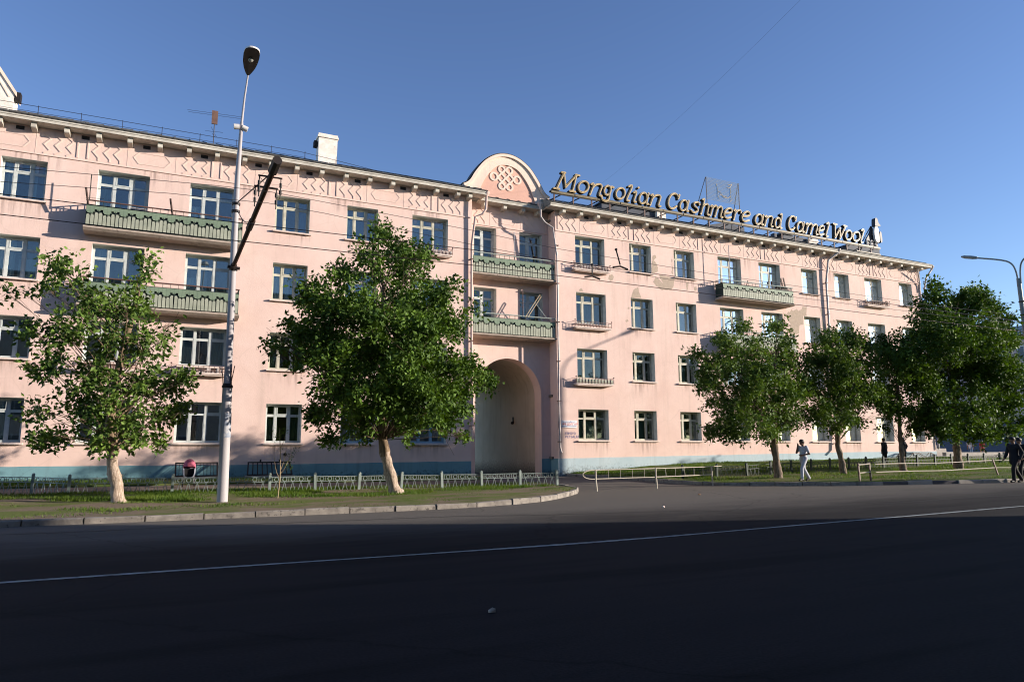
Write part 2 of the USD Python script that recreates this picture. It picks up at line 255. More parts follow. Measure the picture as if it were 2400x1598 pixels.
MAT['drip_stain'] = usdkit.material(stage, '/World/Looks/drip_stain', {'g': ('geometry', {}), 'm': ('mapping', {'scale': (7, 7, .35)}), 'n': ('noise_texture', {'scale': 1.0, 'detail': 5.0, 'roughness': .65}), 'r': ('map_range', {'from_min': .47, 'from_max': .72, 'to_max': .55, 'clamp': True}), 'f': ('attribute', {'attribute': 'fade'}), 'x': ('math', {'math_type': 'multiply', 'use_clamp': True}),
    't': ('transparent_bsdf', {}), 'd': ('diffuse_bsdf', {'color': (.19, .14, .12)}), 'k': ('mix_closure', {})}, [('g.position', 'm.vector'), ('m.vector', 'n.vector'), ('n.fac', 'r.value'), ('r.result', 'x.value1'), ('f.fac', 'x.value2'), ('x.value', 'k.fac'), ('t.BSDF', 'k.closure1'), ('d.BSDF', 'k.closure2')], surface='k.closure')

# ---------------------------------------------------------------- ground
XF = [-60, 3.57, 14.4, 19.4, 21.9, 25.3, 29.7, 36, 51, 80]; ZF = [.56, .54, .444, .39, .506, .77, .90, .977, 1.09, 1.2]
def zroad(x):
    u = np.clip(np.asarray(x, float)-5, 0, 60); return .0145*np.where(u < 4, u*u/8, u-2)
def zfoot(x): return np.interp(x, XF, ZF)
def S(x, y):
    """Height of the ground: the street, rising towards the foot of the building."""
    t = np.clip((np.asarray(y, float)-20)/14.5, 0, 1); return zroad(x)+(zfoot(x)-.10-zroad(x))*t
def sheet(xs, ylo, yhi, off, ny, skirt=0.0, wob=0.0):
    """A strip of ground between the curves ylo(x) and yhi(x), off metres above S."""
    xs = np.asarray(xs, float); t = np.linspace(0, 1, ny)
    Y = np.array([ylo(x)+(yhi(x)-ylo(x))*t for x in xs]); X = np.repeat(xs[:, None], ny, 1)
    Z = S(X, Y)+off
    if wob: Z = Z+wob*(meshkit.fbm(np.stack([X*.9, Y*.9, X*0], -1), 3)-.5)*np.minimum(1, np.minimum(t, 1-t)*8)
    v = np.stack([X, Y, Z], -1).reshape(-1, 3); n = len(xs)
    f = [[i*ny+j, (i+1)*ny+j, (i+1)*ny+j+1, i*ny+j+1] for i in range(n-1) for j in range(ny-1)]; m = MB().add(v, f)
    if skirt:
        e = [i*ny for i in range(n)]+[(n-1)*ny+j for j in range(1, ny)]+[i*ny+ny-1 for i in range(n-2, -1, -1)]+[j for j in range(ny-2, 0, -1)]
        q = v[e]; k = len(e); m.add(np.vstack([q, q-[0, 0, skirt]]), [[i, i+k, (i+1) % k+k, (i+1) % k] for i in range(k)])
    return m
def C(v): return lambda x: v
gx = np.concatenate([np.linspace(-900, -60, 8), np.linspace(-50, 90, 141), np.linspace(100, 1500, 10)])
gy = np.concatenate([np.linspace(-600, -40, 8), np.linspace(-30, 60, 91), np.linspace(70, 1500, 10)])
GX, GY = np.meshgrid(gx, gy, indexing='ij'); ny = len(gy)
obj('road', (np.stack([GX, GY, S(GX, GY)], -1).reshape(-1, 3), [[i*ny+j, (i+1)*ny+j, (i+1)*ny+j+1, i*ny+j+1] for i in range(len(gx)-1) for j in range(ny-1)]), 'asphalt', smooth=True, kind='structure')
obj('lane_line', sheet(np.arange(-40, 120, 1.0), lambda x: 10.84+.02*math.sin(x*.7), lambda x: 10.96+.015*math.sin(x*1.1+1), .004, 2), 'road_paint', kind='structure')
for Q in ([(-60, 17.6), (0, 17.35), (4, 17.2), (7, 16.75), (14, 13.9), (20, 13.3), (60, 12.6)],): obj('tar_seam', sheet(np.arange(-40, 60, .5), lambda x: float(np.interp(x, [q[0] for q in Q], [q[1] for q in Q]))+.10*math.sin(x*1.3)-.03, lambda x: float(np.interp(x, [q[0] for q in Q], [q[1] for q in Q]))+.10*math.sin(x*1.3)+.03+.015*math.sin(x*5), .004, 2), 'tar', kind='structure')
KL = chaikin([(-40, 19.12), (-4, 19.14), (3.2, 19.14), (7.5, 19.22), (9.6, 19.5), (11.2, 20.3), (12.7, 21.6), (13.75, 22.8), (14.1, 23.9), (14.1, 24.9)], 2)
KR = chaikin([(19.75, 34.3), (19.95, 30.5), (19.85, 26.4), (19.7, 24.6), (20.2, 22.6), (21.6, 21.2), (23.4, 19.95), (25.2, 18.9), (26.7, 18.25), (30, 17.05), (36, 15.9), (50, 14.6), (80, 13.5)], 2)
def kerb(name, P, length, x_from, dark=()):
    """Kerb stones laid end to end along the line P (the foot of the kerb on the road side)."""
    k = thing(name, kind='structure'); seg = np.linalg.norm(np.diff(P, axis=0), axis=1); s = np.concatenate([[0], np.cumsum(seg)])
    at = lambda d: np.array([np.interp(d, s, P[:, 0]), np.interp(d, s, P[:, 1])]); d = 0.0; r = np.random.default_rng(3)
    while d < s[-1]-.05:
        L = min(length*r.uniform(.93, 1.05), s[-1]-d); a, b = at(d+.016), at(d+L-.016); d += L
        if not x_from[0] < a[0] < x_from[1]: continue
        t = (b-a)/np.linalg.norm(b-a); nrm = np.array([-t[1], t[0]]); w = .17; h = .145+r.uniform(-.018, .018); a, b = a+nrm*r.uniform(-.02, .02), b+nrm*r.uniform(-.02, .02); tl = r.normal(0, .008)
        prof = [(0, -.2), (0.0, h-.03), (.03, h), (w, h-.004), (w, -.2)]; v, f = [], []
        for e in (a, b):
            z = float(S(*e)); v += [[*(e+nrm*(p+r.normal(0, .005))), z+q+(tl if e is a else -tl)+r.normal(0, .004)] for p, q in prof]
        m = len(prof); f = [[i, i+m, (i+1) % m+m, (i+1) % m] for i in range(m)]
        mb = MB().add(v, f); mb.add(v[:m], [[0, 1, 2], [0, 2, 3], [0, 3, 4]]); mb.add(v[m:], [[0, 2, 1], [0, 3, 2], [0, 4, 3]])
        obj('kerb_stone', mb, 'kerb_dark' if any(lo < a[0] < hi for lo, hi in dark) else ('kerb_sunlit' if a[0] > 25.4 else 'kerb'), k)
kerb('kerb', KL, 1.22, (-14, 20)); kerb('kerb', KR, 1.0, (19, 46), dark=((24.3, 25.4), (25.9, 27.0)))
kly = lambda x: float(np.interp(x, KL[:, 0], KL[:, 1]))+(.16 if x < 9 else .2)
kr_i = int(np.argmin(KR[:, 0])); KRf = KR[kr_i:]
kry = lambda x: float(np.interp(x, KRf[:, 0], KRf[:, 1]))+.2
vx = np.concatenate([np.linspace(-60, -12, 9), np.linspace(-11, 8, 39), np.linspace(8.3, 13.9, 29)])
obj('verge', sheet(vx, kly, C(26.9), .128, 14, .3, .10), 'verge_soil', smooth=60, kind='structure')
obj('footpath', sheet(np.linspace(-60, 13.9, 50), C(26.9), C(31.2), .03, 6, .2, .03), 'path_earth', kind='structure')
obj('verge', sheet(np.linspace(-60, 13.9, 75), C(31.2), C(34.485), .10, 6, .2, .08), 'verge_green', kind='structure')
obj('verge', sheet(np.concatenate([np.linspace(19.92, 30, 41), np.linspace(31, 51, 21), np.linspace(53, 80, 10)]), kry, C(34.485), .128, 24, .3, .12), 'verge_green', smooth=60, kind='structure')

# ---------------------------------------------------------------- the apartment building
B = thing('apartment_building', 'long pink four-storey apartment block with green balconies, arched passage and blue plinth', 'building', (18, 34.5, .4))
D = 34.5
LX = [(-13.4, -11.8), (-10.1, -8.5), (-6.75, -5.12), (-3.25, -1.25), (.40, 2.32), (4.15, 5.75), (7.55, 9.12), (10.93, 12.90)]
RX = [(20.70, 22.70), (24.46, 26.05), (27.78, 29.35), (31.27, 33.20), (34.75, 36.64), (38.60, 40.11), (41.75, 43.25), (44.88, 46.67), (48.57, 50.03)]
LZ = [(2.05, 3.83), (5.42, 7.14), (8.70, 10.48), (12.06, 13.79)]; RZ = [(2.24, 3.95), (5.67, 7.37), (8.83, 10.62), (12.23, 13.96)]
CX = [(14.75, 16.10), (17.53, 19.0)]; CZ_ = [(7.85, 10.53), (11.16, 13.98)]
LDOOR, RDOOR = {3, 4}, {3, 4}
rect = lambda x0, x1, z0, z1: [(x0, z0), (x1, z0), (x1, z1), (x0, z1)]
def hole_z(side, i, r):
    z0, z1 = (LZ if side == 'L' else RZ)[r]
    if r >= 2 and i in (LDOOR if side == 'L' else RDOOR): z0 = (7.72, 11.02)[r-2] if side == 'L' else (7.95, 11.19)[r-2]
    return z0, z1
lh = [rect(*LX[i], *hole_z('L', i, r)) for i in range(len(LX)) for r in range(4)]
rh = [rect(*RX[i], *hole_z('R', i, r)) for i in range(len(RX)) for r in range(4)]
TOPW = 15.26; XL, XR = -15.0, 51.1
obj('wall', MB().prism([rect(XL, 14.27, .1, TOPW)]+lh, D+.5, .5), 'pink_wall', B)
obj('wall', MB().prism([rect(19.4, XR, .1, TOPW)]+rh, D+.5, .5), 'pink_wall', B)
AC, AR, ASP = 16.84, 1.99, 4.69
arch = lambda r, sp, z0: [(AC-r, z0), (AC+r, z0)]+[(AC+r*math.cos(t), sp+r*math.sin(t)) for t in np.linspace(0, math.pi, 33)]
obj('wall', MB().prism([rect(14.27, 19.4, .1, 15.9)]+[arch(AR, ASP, .05)]+[rect(*x, *z) for x in CX for z in CZ_], D+.85+.8, .8), 'pink_wall', B)
obj('wall', MB().box(19.402, 19.9, D+.5, D+.85, .1, TOPW).box(13.8, 14.268, D+.5, D+.85, .1, TOPW), 'pink_wall', B)
obj('wall', MB().box(XR-.5, XR, D+.5, 46, .1, TOPW).box(XL, XL+.5, D+.5, 46, .1, TOPW).box(XL, 14.4, 46, 46.5, .1, TOPW).box(19.3, XR, 46, 46.5, .1, TOPW).box(14.4, 19.3, 46, 46.5, 7.3, TOPW), 'pink_wall', B)
obj('passage', MB().prism([rect(14.42, 19.28, .05, 7.3)]+[arch(2.16, 4.72, .0)], 46.5, 46.5-(D+1.652)), 'passage_grey', B, smooth=30)
ib = MB()   # rooms behind the windows
for z in (1.35, 4.75, 8.05, 11.35, 14.85): ib.box(XL+.5, 14.4, 35.02, 39.4, z-.12, z).box(19.3, XR-.5, 35.02, 39.4, z-.12, z)
for z in (7.5, 11.0, 14.85): ib.box(14.42, 19.28, D+1.67, 39.4, z-.12, z)
ib.box(XL+.5, 14.4, 39.4, 39.5, .2, 15).box(19.3, XR-.5, 39.4, 39.5, .2, 15).box(14.42, 19.28, 39.4, 39.5, 7.4, 15)
for x in list(np.arange(-13.9, 14, 3.3))+list(np.arange(19.95, 50, 3.35)): ib.box(x, x+.12, 35.02, 39.39, .2, 14.9)
obj('interior', ib, 'room', B)
def zpl(x): return np.interp(x, [-20, -5.7, 3.5, 14.4, 19.7, 43, 51.1], [1.12, 1.11, 1.085, 1.155, 1.25, 1.52, 1.555])
def plinth(x0, x1, yb, m, z0=.0):
    xs = np.linspace(x0, x1, max(2, int((x1-x0)*2))); w = np.random.default_rng(2).normal(0, .006, len(xs))
    obj('plinth', MB().prism([[(x0, z0), (x1, z0)]+[(x, float(zpl(x))+e) for x, e in zip(xs[::-1], w)]], yb, .014), m, B)
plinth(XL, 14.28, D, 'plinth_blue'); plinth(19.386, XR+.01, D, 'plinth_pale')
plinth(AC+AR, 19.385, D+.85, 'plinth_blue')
obj('plinth', MB().add([[19.386, D, 0], [19.386, D+.84, 0], [19.386, D+.84, 1.25], [19.386, D, 1.25]], [[0, 3, 2, 1]]), 'plinth_blue', B)

# windows: frame > panes, sill, curtains
PANES = [0]
def bars(mb, x0, x1, z0, z1, w, y0, y1):
    mb.box(x0, x0+w, y0, y1, z0, z1); mb.box(x1-w, x1, y0, y1, z0, z1); mb.box(x0+w, x1-w, y0, y1, z0, z0+w); mb.box(x0+w, x1-w, y0, y1, z1-w, z1)
def window(x0, x1, z0, z1, yw, mat='frame_white', fr=(.30, .67), door=None, sill=True, curtain=None, lone=False, vent=1, open_=None, zs=None, seed=0):
    """A three-light window with top vents, set back in its opening; door = index of the light that is a balcony door."""
    r = np.random.default_rng(seed); gl = 'glass' if seed < 100 else 'glass_dim'; y = yw+.34; f = MB(); W, H = x1-x0, z1-z0; e = .003
    bars(f, x0+e, x1-e, z0+e, z1-e, .075, y, y+.09)
    xs = [x0+.075]+[x0+W*q for q in fr]+[x1-.075]; zt = z1-.29*min(H, 1.9); pan = []
    for q in xs[1:-1]: f.box(q-.048, q+.048, y-.006, y+.09, z0+.076, z1-.076)
    zs = z0 if zs is None else zs
    for k in range(len(xs)-1):
        a, b = xs[k]+(.048 if k else 0), xs[k+1]-(.048 if k < len(xs)-2 else 0); zb = z0+.076
        if door == k: f.box(a, b, y+.012, y+.06, z0+.077, z0+.62); zb = z0+.62; f.box(a, a+.06, y+.004, y+.06, z0+.62, z1-.077); f.box(b-.06, b, y+.004, y+.06, z0+.62, z1-.077); a += .06; b -= .06
        elif zs > z0+.2: f.box(a, b, y+.012, y+.06, z0+.077, zs); zb = zs
        f.box(a, b, y+.004, y+.07, zt-.03, zt+.03)
        if k == vent: bars(f, a+.002, b-.002, zt+.031, z1-.078, .045, y-.014, y+.06)
        elif r.random() < .75: bars(f, a+.002, b-.002, zt+.031, z1-.078, .022, y+.006, y+.06)
        bars(f, a+.002, b-.002, zb+.001, zt-.031, .03, y+.006, y+.06)
        pan += [(a, b, zb, zt-.03), (a, b, zt+.03, z1-.076, k)]
    p = obj('window', f, mat, B)
    rv = MB().box(x0+.0005, x0+.006, yw+.004, y-.001, z0+.004, z1-.0065).box(x1-.006, x1-.0005, yw+.004, y-.001, z0+.004, z1-.0065).box(x0+.0005, x1-.0005, yw+.004, y-.001, z1-.006, z1-.0005); obj('reveal', rv, 'reveal', p)
    single = not lone and PANES[0] < 288; mb = MB()
    for q in pan:
        a, b, c, d = q[:4]
        if open_ is not None and len(q) == 5 and q[4] == open_:
            g = MB(); bars(g, a, b, c, d, .04, y-.02, y+.02); g.turn(-68, [a, y, 0]); obj('open_sash', g, mat, p)
            g = MB().box(a+.04, b-.04, y-.004, y+.004, c+.04, d-.04).turn(-68, [a, y, 0])
        else: g = MB().box(a, b, y+.03, y+.036, c, d)
        if single: obj('pane', g, gl, p); PANES[0] += 1
        else: v, ff = g.arrays(); mb.add(v, ff)
    if not single: obj('panes', mb, gl, p)
    if sill and door is None:
        s = MB().box(x0-.09, x1+.09, yw-.13, yw-.002, z0-.085, z0-.02); s.box(x0+e, x1-e, yw-.002, y, z0-.02, z0+e-.001)
        obj('sill', s, 'sill_plaster', p)
    if curtain:
        mname, spans = curtain; c = MB()
        for u0, u1, zc in spans:
            n = max(6, int((u1-u0)*W/.03)); xs_ = np.linspace(x0+.09+u0*(W-.18), x0+.09+u1*(W-.18), n); ph = r.uniform(0, 6)
            yy = y+.2+.028*np.sin(xs_*52+ph)+.018*np.sin(xs_*23+ph); zb, zt_ = z0+.1, z1-.1-zc*H
            drift = .05*np.sin(xs_*9+ph)
            v = np.concatenate([np.stack([xs_, yy, zs*0+np.full(n, zt_)], 1), np.stack([xs_+drift*.5, yy, np.full(n, max(zb, zs))], 1)])
            c.add(v, [[i, i+1, n+i+1, n+i] for i in range(n-1)])
        obj('curtain', c, mname, p)
    return p
cw = lambda *s: ('curtain_white', s); cg = lambda *s: ('curtain_green', s); co = lambda *s: ('curtain_ochre', s)
LC = {(2, 3): cw((0, .32, 0), (.66, .8, 0)), (2, 2): cw((0, .45, .0), (.55, 1, .42)), (3, 3): cg((0, .34, 0)), (4, 3): cw((0, .3, .3)), (5, 3): None, (6, 3): cw((0, .26, .28)), (7, 3): cg((0, .3, 0)),
      (3, 2): cw((0, .3, 0)), (4, 2): cw((0, .33, .32), (.34, .5, 0)), (5, 2): cw((0, .36, 0), (.4, .55, 0)), (2, 1): cg((.1, .3, 0)), (4, 1): cg((0, .3, .0), (.7, 1, 0)), (5, 1): cg((0, .3, 0), (.8, 1, 0)), (4, 0): co((.36, .68, 0)), (5, 0): cg((0, .24, .32), (.67, 1, .0)), (6, 0): cg((.5, 1, 0)), (7, 0): co((.7, 1, 0)), (2, 0): cg((.3, .6, 0))}
for i in range(len(LX)):
    for r in (3, 2, 1, 0):
        z0, z1 = hole_z('L', i, r); dr = None
        if i in LDOOR and r >= 2: dr = 2 if i == 3 else 0
        wide = LX[i][1]-LX[i][0] > 1.8
        window(*LX[i], z0, z1, D, 'frame_blue' if r == 0 and i >= 6 else ('frame_cream' if i >= 5 and r else 'frame_white'), (.31, .64) if wide else (.29, .66), dr if dr != 0 else None, True and dr is None, LC.get((i, r)), lone=i < 2, zs=None if dr is None else LZ[r][0], vent=1 if not (i == 4 and r < 3) else 2, seed=i*7+r)
RC = {(0, 3): cg((.36, .66, .2)), (1, 3): cg((0, .3, .28), (.33, .66, .28)), (2, 3): cw((0, .1, 0)), (0, 2): cg((.36, .66, .26)), (1, 2): cg((0, .28, 0), (.33, .62, .2)), (2, 2): cg((.0, .25, 0), (.4, .7, 0)), (0, 1): None, (1, 1): cg((0, .2, .3)), (2, 1): cg((.3, .6, 0)),
      (0, 0): cg((0, .28, .0), (.33, .62, .3)), (1, 0): cg((0, .7, 0)), (2, 0): cg((.2, .5, 0))}
OPEN = {(1, 3): 0, (2, 3): 0, (2, 2): 0, (1, 1): 0, (2, 1): 0, (6, 3): 0, (8, 3): 0}
for i in range(len(RX)):
    for r in (3, 2, 1, 0):
        z0, z1 = hole_z('R', i, r); dr = None
        if i in RDOOR and r >= 2: dr = 1
        cur = RC.get((i, r)) or (cw((0, .3, 0), (.34, .66, .0), (.7, 1, 0)) if i >= 3 and r else (cg((.1, .9, 0)) if i >= 3 else None))
        window(*RX[i], z0, z1, D, 'frame_cream', (.30, .66) if RX[i][1]-RX[i][0] > 1.8 else (.27, .66), None, dr is None, cur, lone=i >= 4 or (i == 3 and r < 2), zs=None if dr is None else RZ[r][0], vent=1, open_=OPEN.get((i, r)), seed=100+i*7+r)
for k, (x, dr) in enumerate(zip(CX, (1, 0))):
    for r, z in enumerate(CZ_): window(*x, *z, D+.85, 'frame_white', (.44,) if k == 0 else (.48,), dr, False, None if k else cw((0, .35, .3)), zs=z[0]+.95, vent=0 if k == 0 else 1, seed=200+k*3+r)

# eaves: soffit, gutter board, brackets, attic vents
def eave(x0, x1, yw, ends=(True, True)):
    a, b = x0-(.62 if ends[0] else 0), x1+(.62 if ends[1] else 0); yo = yw-.62
    obj('gutter_board', MB().box(a, b, yo, yo+.05, 15.27, 15.385).box(a, b, yo-.03, yo+.05, 15.388, 15.455), 'cornice', B)
    obj('soffit', MB().box(a+.02, b-.02, yo+.052, yw-.002, 15.265, 15.33), 'cornice', B)
    obj('roof_edge', MB().box(a-.03, b+.03, yo-.06, yo+.04, 15.458, 15.515), 'roof_edge', B)
    for q, on, d in ((a, ends[0], 1), (b, ends[1], -1)):
        if on: obj('gutter_board', MB().box(min(q, q+d*.05), max(q, q+d*.05), yo+.052, yw+2.5, 15.27, 15.45), 'cornice', B)
def bracket_mesh(x, yw):
    pr = [(yw-.47, 15.262), (yw-.47, 15.07), (yw-.44, 15.04), (yw-.05, 15.0), (yw-.002, 15.0), (yw-.002, 15.262)]; n = len(pr)
    v = [[x-.1, *p] for p in pr]+[[x+.1, *p] for p in pr]; f = [[i, (i+1) % n, n+(i+1) % n] for i in range(n)]+[[i, n+(i+1) % n, n+i] for i in range(n)]
    return v, f+[[0, i+1, i] for i in range(1, n-1)]+[[n, n+i, n+i+1] for i in range(1, n-1)]
eave(XL, 14.27, D, (False, True)); eave(19.4, XR, D, (True, True)); eave(14.92, 18.76, D+.85, (False, False))
def put_brackets(xs, yw):
    for x in xs: obj('bracket', bracket_mesh(x, yw), 'cornice', B)
put_brackets([2.63+1.187*k for k in range(-14, 10)], D); put_brackets([19.75+1.15*k for k in range(28)], D); put_brackets([15.25, 16.45, 17.6, 18.6], D+.85)
put_brackets([14.0], D)
for x in [3.28+2.374*k for k in range(-7, 5)]+[21.5+2.3*k for k in range(13)]: obj('attic_vent', MB().box(x-.15, x+.15, D-.012, D+.0, 15.04, 15.2), 'iron_dark', B)

# frieze: string course and raised pattern between the top windows and the eaves
def frieze(x0, x1, start, step, yw, first=True):
    obj('string_course', MB().box(x0, x1, yw-.045, yw-.001, 14.05, 14.10), 'relief', B)
    Z0 = 14.18
    def stroke(pts, w=.05, T=.024):
        ok = all(x0+.05 < p[0] < x1-.05 for p in pts)
        if ok: obj('frieze_relief', MB().prism(sg.LineString(pts).buffer(w/2, cap_style='flat', join_style='mitre'), yw, T), 'relief', B)
    k = start
    while k < x1+3:
        for dx in (-.19, .19): stroke([(k+dx, Z0), (k+dx, 14.96)], .06, .03)
        c = k+step/2; h = [(c-.74, 14.58), (c-.53, 14.83), (c+.53, 14.83), (c+.74, 14.58), (c+.53, 14.31), (c-.53, 14.31)]
        stroke(h+h[:2], .035, .015)
        for q in (-.97, .97): stroke([(c+q, 14.11), (c+q, 15.02)], .016, .009)
        for sgn in (-1, 1):
            for d in (.72, 1.12, 1.55):
                x = c+sgn*(.9+d-.25); a = .23/2*1
                stroke([(x-sgn*a, 14.17), (x+a, 14.30), (x-a, 14.56), (x+a, 14.83), (x-a, 15.02)])
        k += step
frieze(XL, 14.2, -3.9-5.36*3, 5.36, D); frieze(19.4, XR, 24.72-5.3*2, 5.27, D); frieze(14.3, 19.35, 13.85, 5.6, D+.85)

# roof with standing seams, ridge, chimneys, gable
SL = .42
def roof_part(x0, x1, y0, seams=True):
    pr = [(y0, 15.517), (41, 15.517+SL*(41-y0)), (47.2, 15.45), (46.5, 15.35), (41, 15.40), (y0+.1, 15.34)]; n = len(pr)
    v = [[x0, *p] for p in pr]+[[x1, *p] for p in pr]; q = [[i, (i+1) % n, n+(i+1) % n, n+i] for i in range(n)]; m = MB().add(v, q)
    m.add(v[:n], [[0, 4, 1], [0, 5, 4], [1, 4, 3], [1, 3, 2]]); m.add(v[n:], [[0, 1, 4], [0, 4, 5], [1, 3, 4], [1, 2, 3]])
    rp = obj('roof', m, 'roof_tin', B)
    for x in np.arange(x0+.3, x1-.1, .68): obj('roof_seam', MB().bar((x, y0-.0, 15.525), (x, 41, 15.525+SL*(41-y0)), .03, .06), 'roof_edge', rp)
    return rp
RL = roof_part(XL, 14.93, D-.68); RR = roof_part(18.74, 51.76, D-.68); RM = roof_part(14.95, 18.72, D+.18)
def chimney(x0, x1, y0, y1, z0, z1, par, mat='chimney_white'):
    c = MB().box(x0, x1, y0, y1, z0, z1-.22).box(x0-.06, x1+.06, y0-.06, y1+.06, z1-.218, z1-.12).box(x0-.02, x1+.02, y0-.02, y1+.02, z1-.118, z1)
    return obj('chimney', c, mat, par)
chimney(6.46, 7.44, 36.9, 37.55, 16.3, 18.42, RL); obj('chimney_flap', MB().box(6.26, 6.44, 37.1, 37.45, 17.75, 18.05), 'iron_dark', RL)
dz = MB().prism([[(-8.35, 16.2), (-7.02, 16.2), (-7.02, 17.62), (-7.66, 18.62), (-8.35, 17.62)]], 37.9, .9); obj('dormer', dz, 'chimney_white', RL)
obj('dormer_trim', MB().prism([[(-6.93, 17.52), (-6.93, 17.72), (-7.66, 18.82), (-8.45, 17.72), (-8.45, 17.52), (-7.66, 18.60)]], 37.95, 1.0).prism([[(-7.22, 17.45), (-7.17, 17.47), (-7.66, 18.28), (-7.7, 18.25)]], 37.0, .03), 'coping', RL)
obj('dormer_hood', MB().box(-6.99, -6.78, 37.0, 37.35, 17.35, 17.75), 'iron_dark', RL)
obj('ventilation_block', MB().box(25.4, 29.75, 38.8, 39.7, 16.8, 18.02).box(25.3, 29.8, 38.7, 39.8, 18.02, 18.12), 'roof_dark', RR); chimney(29.78, 30.55, 38.6, 39.2, 16.9, 18.25, RR)
obj('ventilation_block', MB().prism([[(34.3, 16.8), (37.9, 16.8), (37.9, 18.0), (35.9, 18.1), (34.3, 17.7)]], 39.8, 1.0), 'roof_dark', RR)
obj('ventilation_block', MB().box(41.9, 44.4, 38.9, 39.8, 16.8, 18.05).box(41.75, 42.9, 38.8, 39.8, 18.05, 18.2), 'roof_dark', RR); chimney(44.45, 45.35, 38.7, 39.3, 16.9, 18.0, RR)
obj('roof_hatch', MB().box(40.9, 41.15, 38.8, 39.2, 17.2, 18.0), 'roof_dark', RR)
obj('ventilation_block', MB().box(46.9, 50.6, 37.3, 38.2, 16.4, 17.45), 'roof_dark', RR)
GC = 16.58
go = [(0, 18.25), (.4, 18.22), (.9, 18.03), (1.43, 17.65), (1.85, 17.1), (2.08, 16.75), (2.25, 16.42), (2.45, 16.22), (2.68, 16.1)]
gi = [(0, 17.63), (.4, 17.58), (.75, 17.4), (1.15, 16.95), (1.45, 16.48), (1.66, 16.0), (1.8, 15.6)]
half = lambda q: [(GC+a, z) for a, z in chaikin(q, 2)]; mir = lambda q: [(2*GC-x, z) for x, z in q]
O, I = half(go), half(gi)
gb = obj('gable', MB().prism([O+[(GC+2.68, 15.55)]+[(GC-2.68, 15.55)]+mir(O)[::-1]], 35.3, .34), 'gable_pink', B)
ring = O+[(GC+2.68, 15.6), (GC+1.8, 15.6)]+I[::-1]+mir(I)+[(GC-1.8, 15.6), (GC-2.68, 15.6)]+mir(O)[::-1]
obj('coping', MB().prism([ring], 34.958, .07), 'coping', gb)
def offs(q, d):
    q = np.array(q); t = np.gradient(q, axis=0); t /= np.linalg.norm(t, axis=1, keepdims=True); return q+np.stack([-t[:, 1], t[:, 0]], 1)*d
full = np.array(mir(O)[::-1]+O[1:]); inner = offs(full, -.16)
obj('coping', MB().prism([np.vstack([full, inner[::-1]])], 35.36, .56), 'coping', gb, smooth=30)
obj('coping', MB().prism([np.vstack([offs(full, .07), offs(full, .003)[::-1]])], 35.42, .56), 'roof_edge', gb, smooth=30)
def knot():
    """The endless knot: a diagonal lattice of raised bands with loops at its ends."""
    c = np.array([16.5, 16.85]); u, w = np.array([.70, .72])*.36, np.array([.72, -.70])*.36; L = []
    P = lambda a, b: tuple(c+u*a*1.0+w*b*1.0)
    for k in (-1, 0, 1): L += [sg.LineString([P(-1, k), P(1, k)]), sg.LineString([P(k, -1), P(k, 1)])]
    for a, b in ((1.42, -.5), (.5, -1.42), (-1.42, .5), (-.5, 1.42)):
        t = np.linspace(0, 2*math.pi, 25); L.append(sg.LineString([P(a+.5*math.cos(q), b+.5*math.sin(q)) for q in t]))
    for a, b in ((1.42, 1.42), (-1.42, -1.42)):
        t = np.linspace(0, 2*math.pi, 25); L.append(sg.LineString([P(a+.58*math.cos(q), b+.58*math.sin(q)) for q in t]))
    return shapely.union_all([q.buffer(.052) for q in L])
obj('knot_emblem', MB().prism(knot(), 34.96, .04), 'coping', gb)

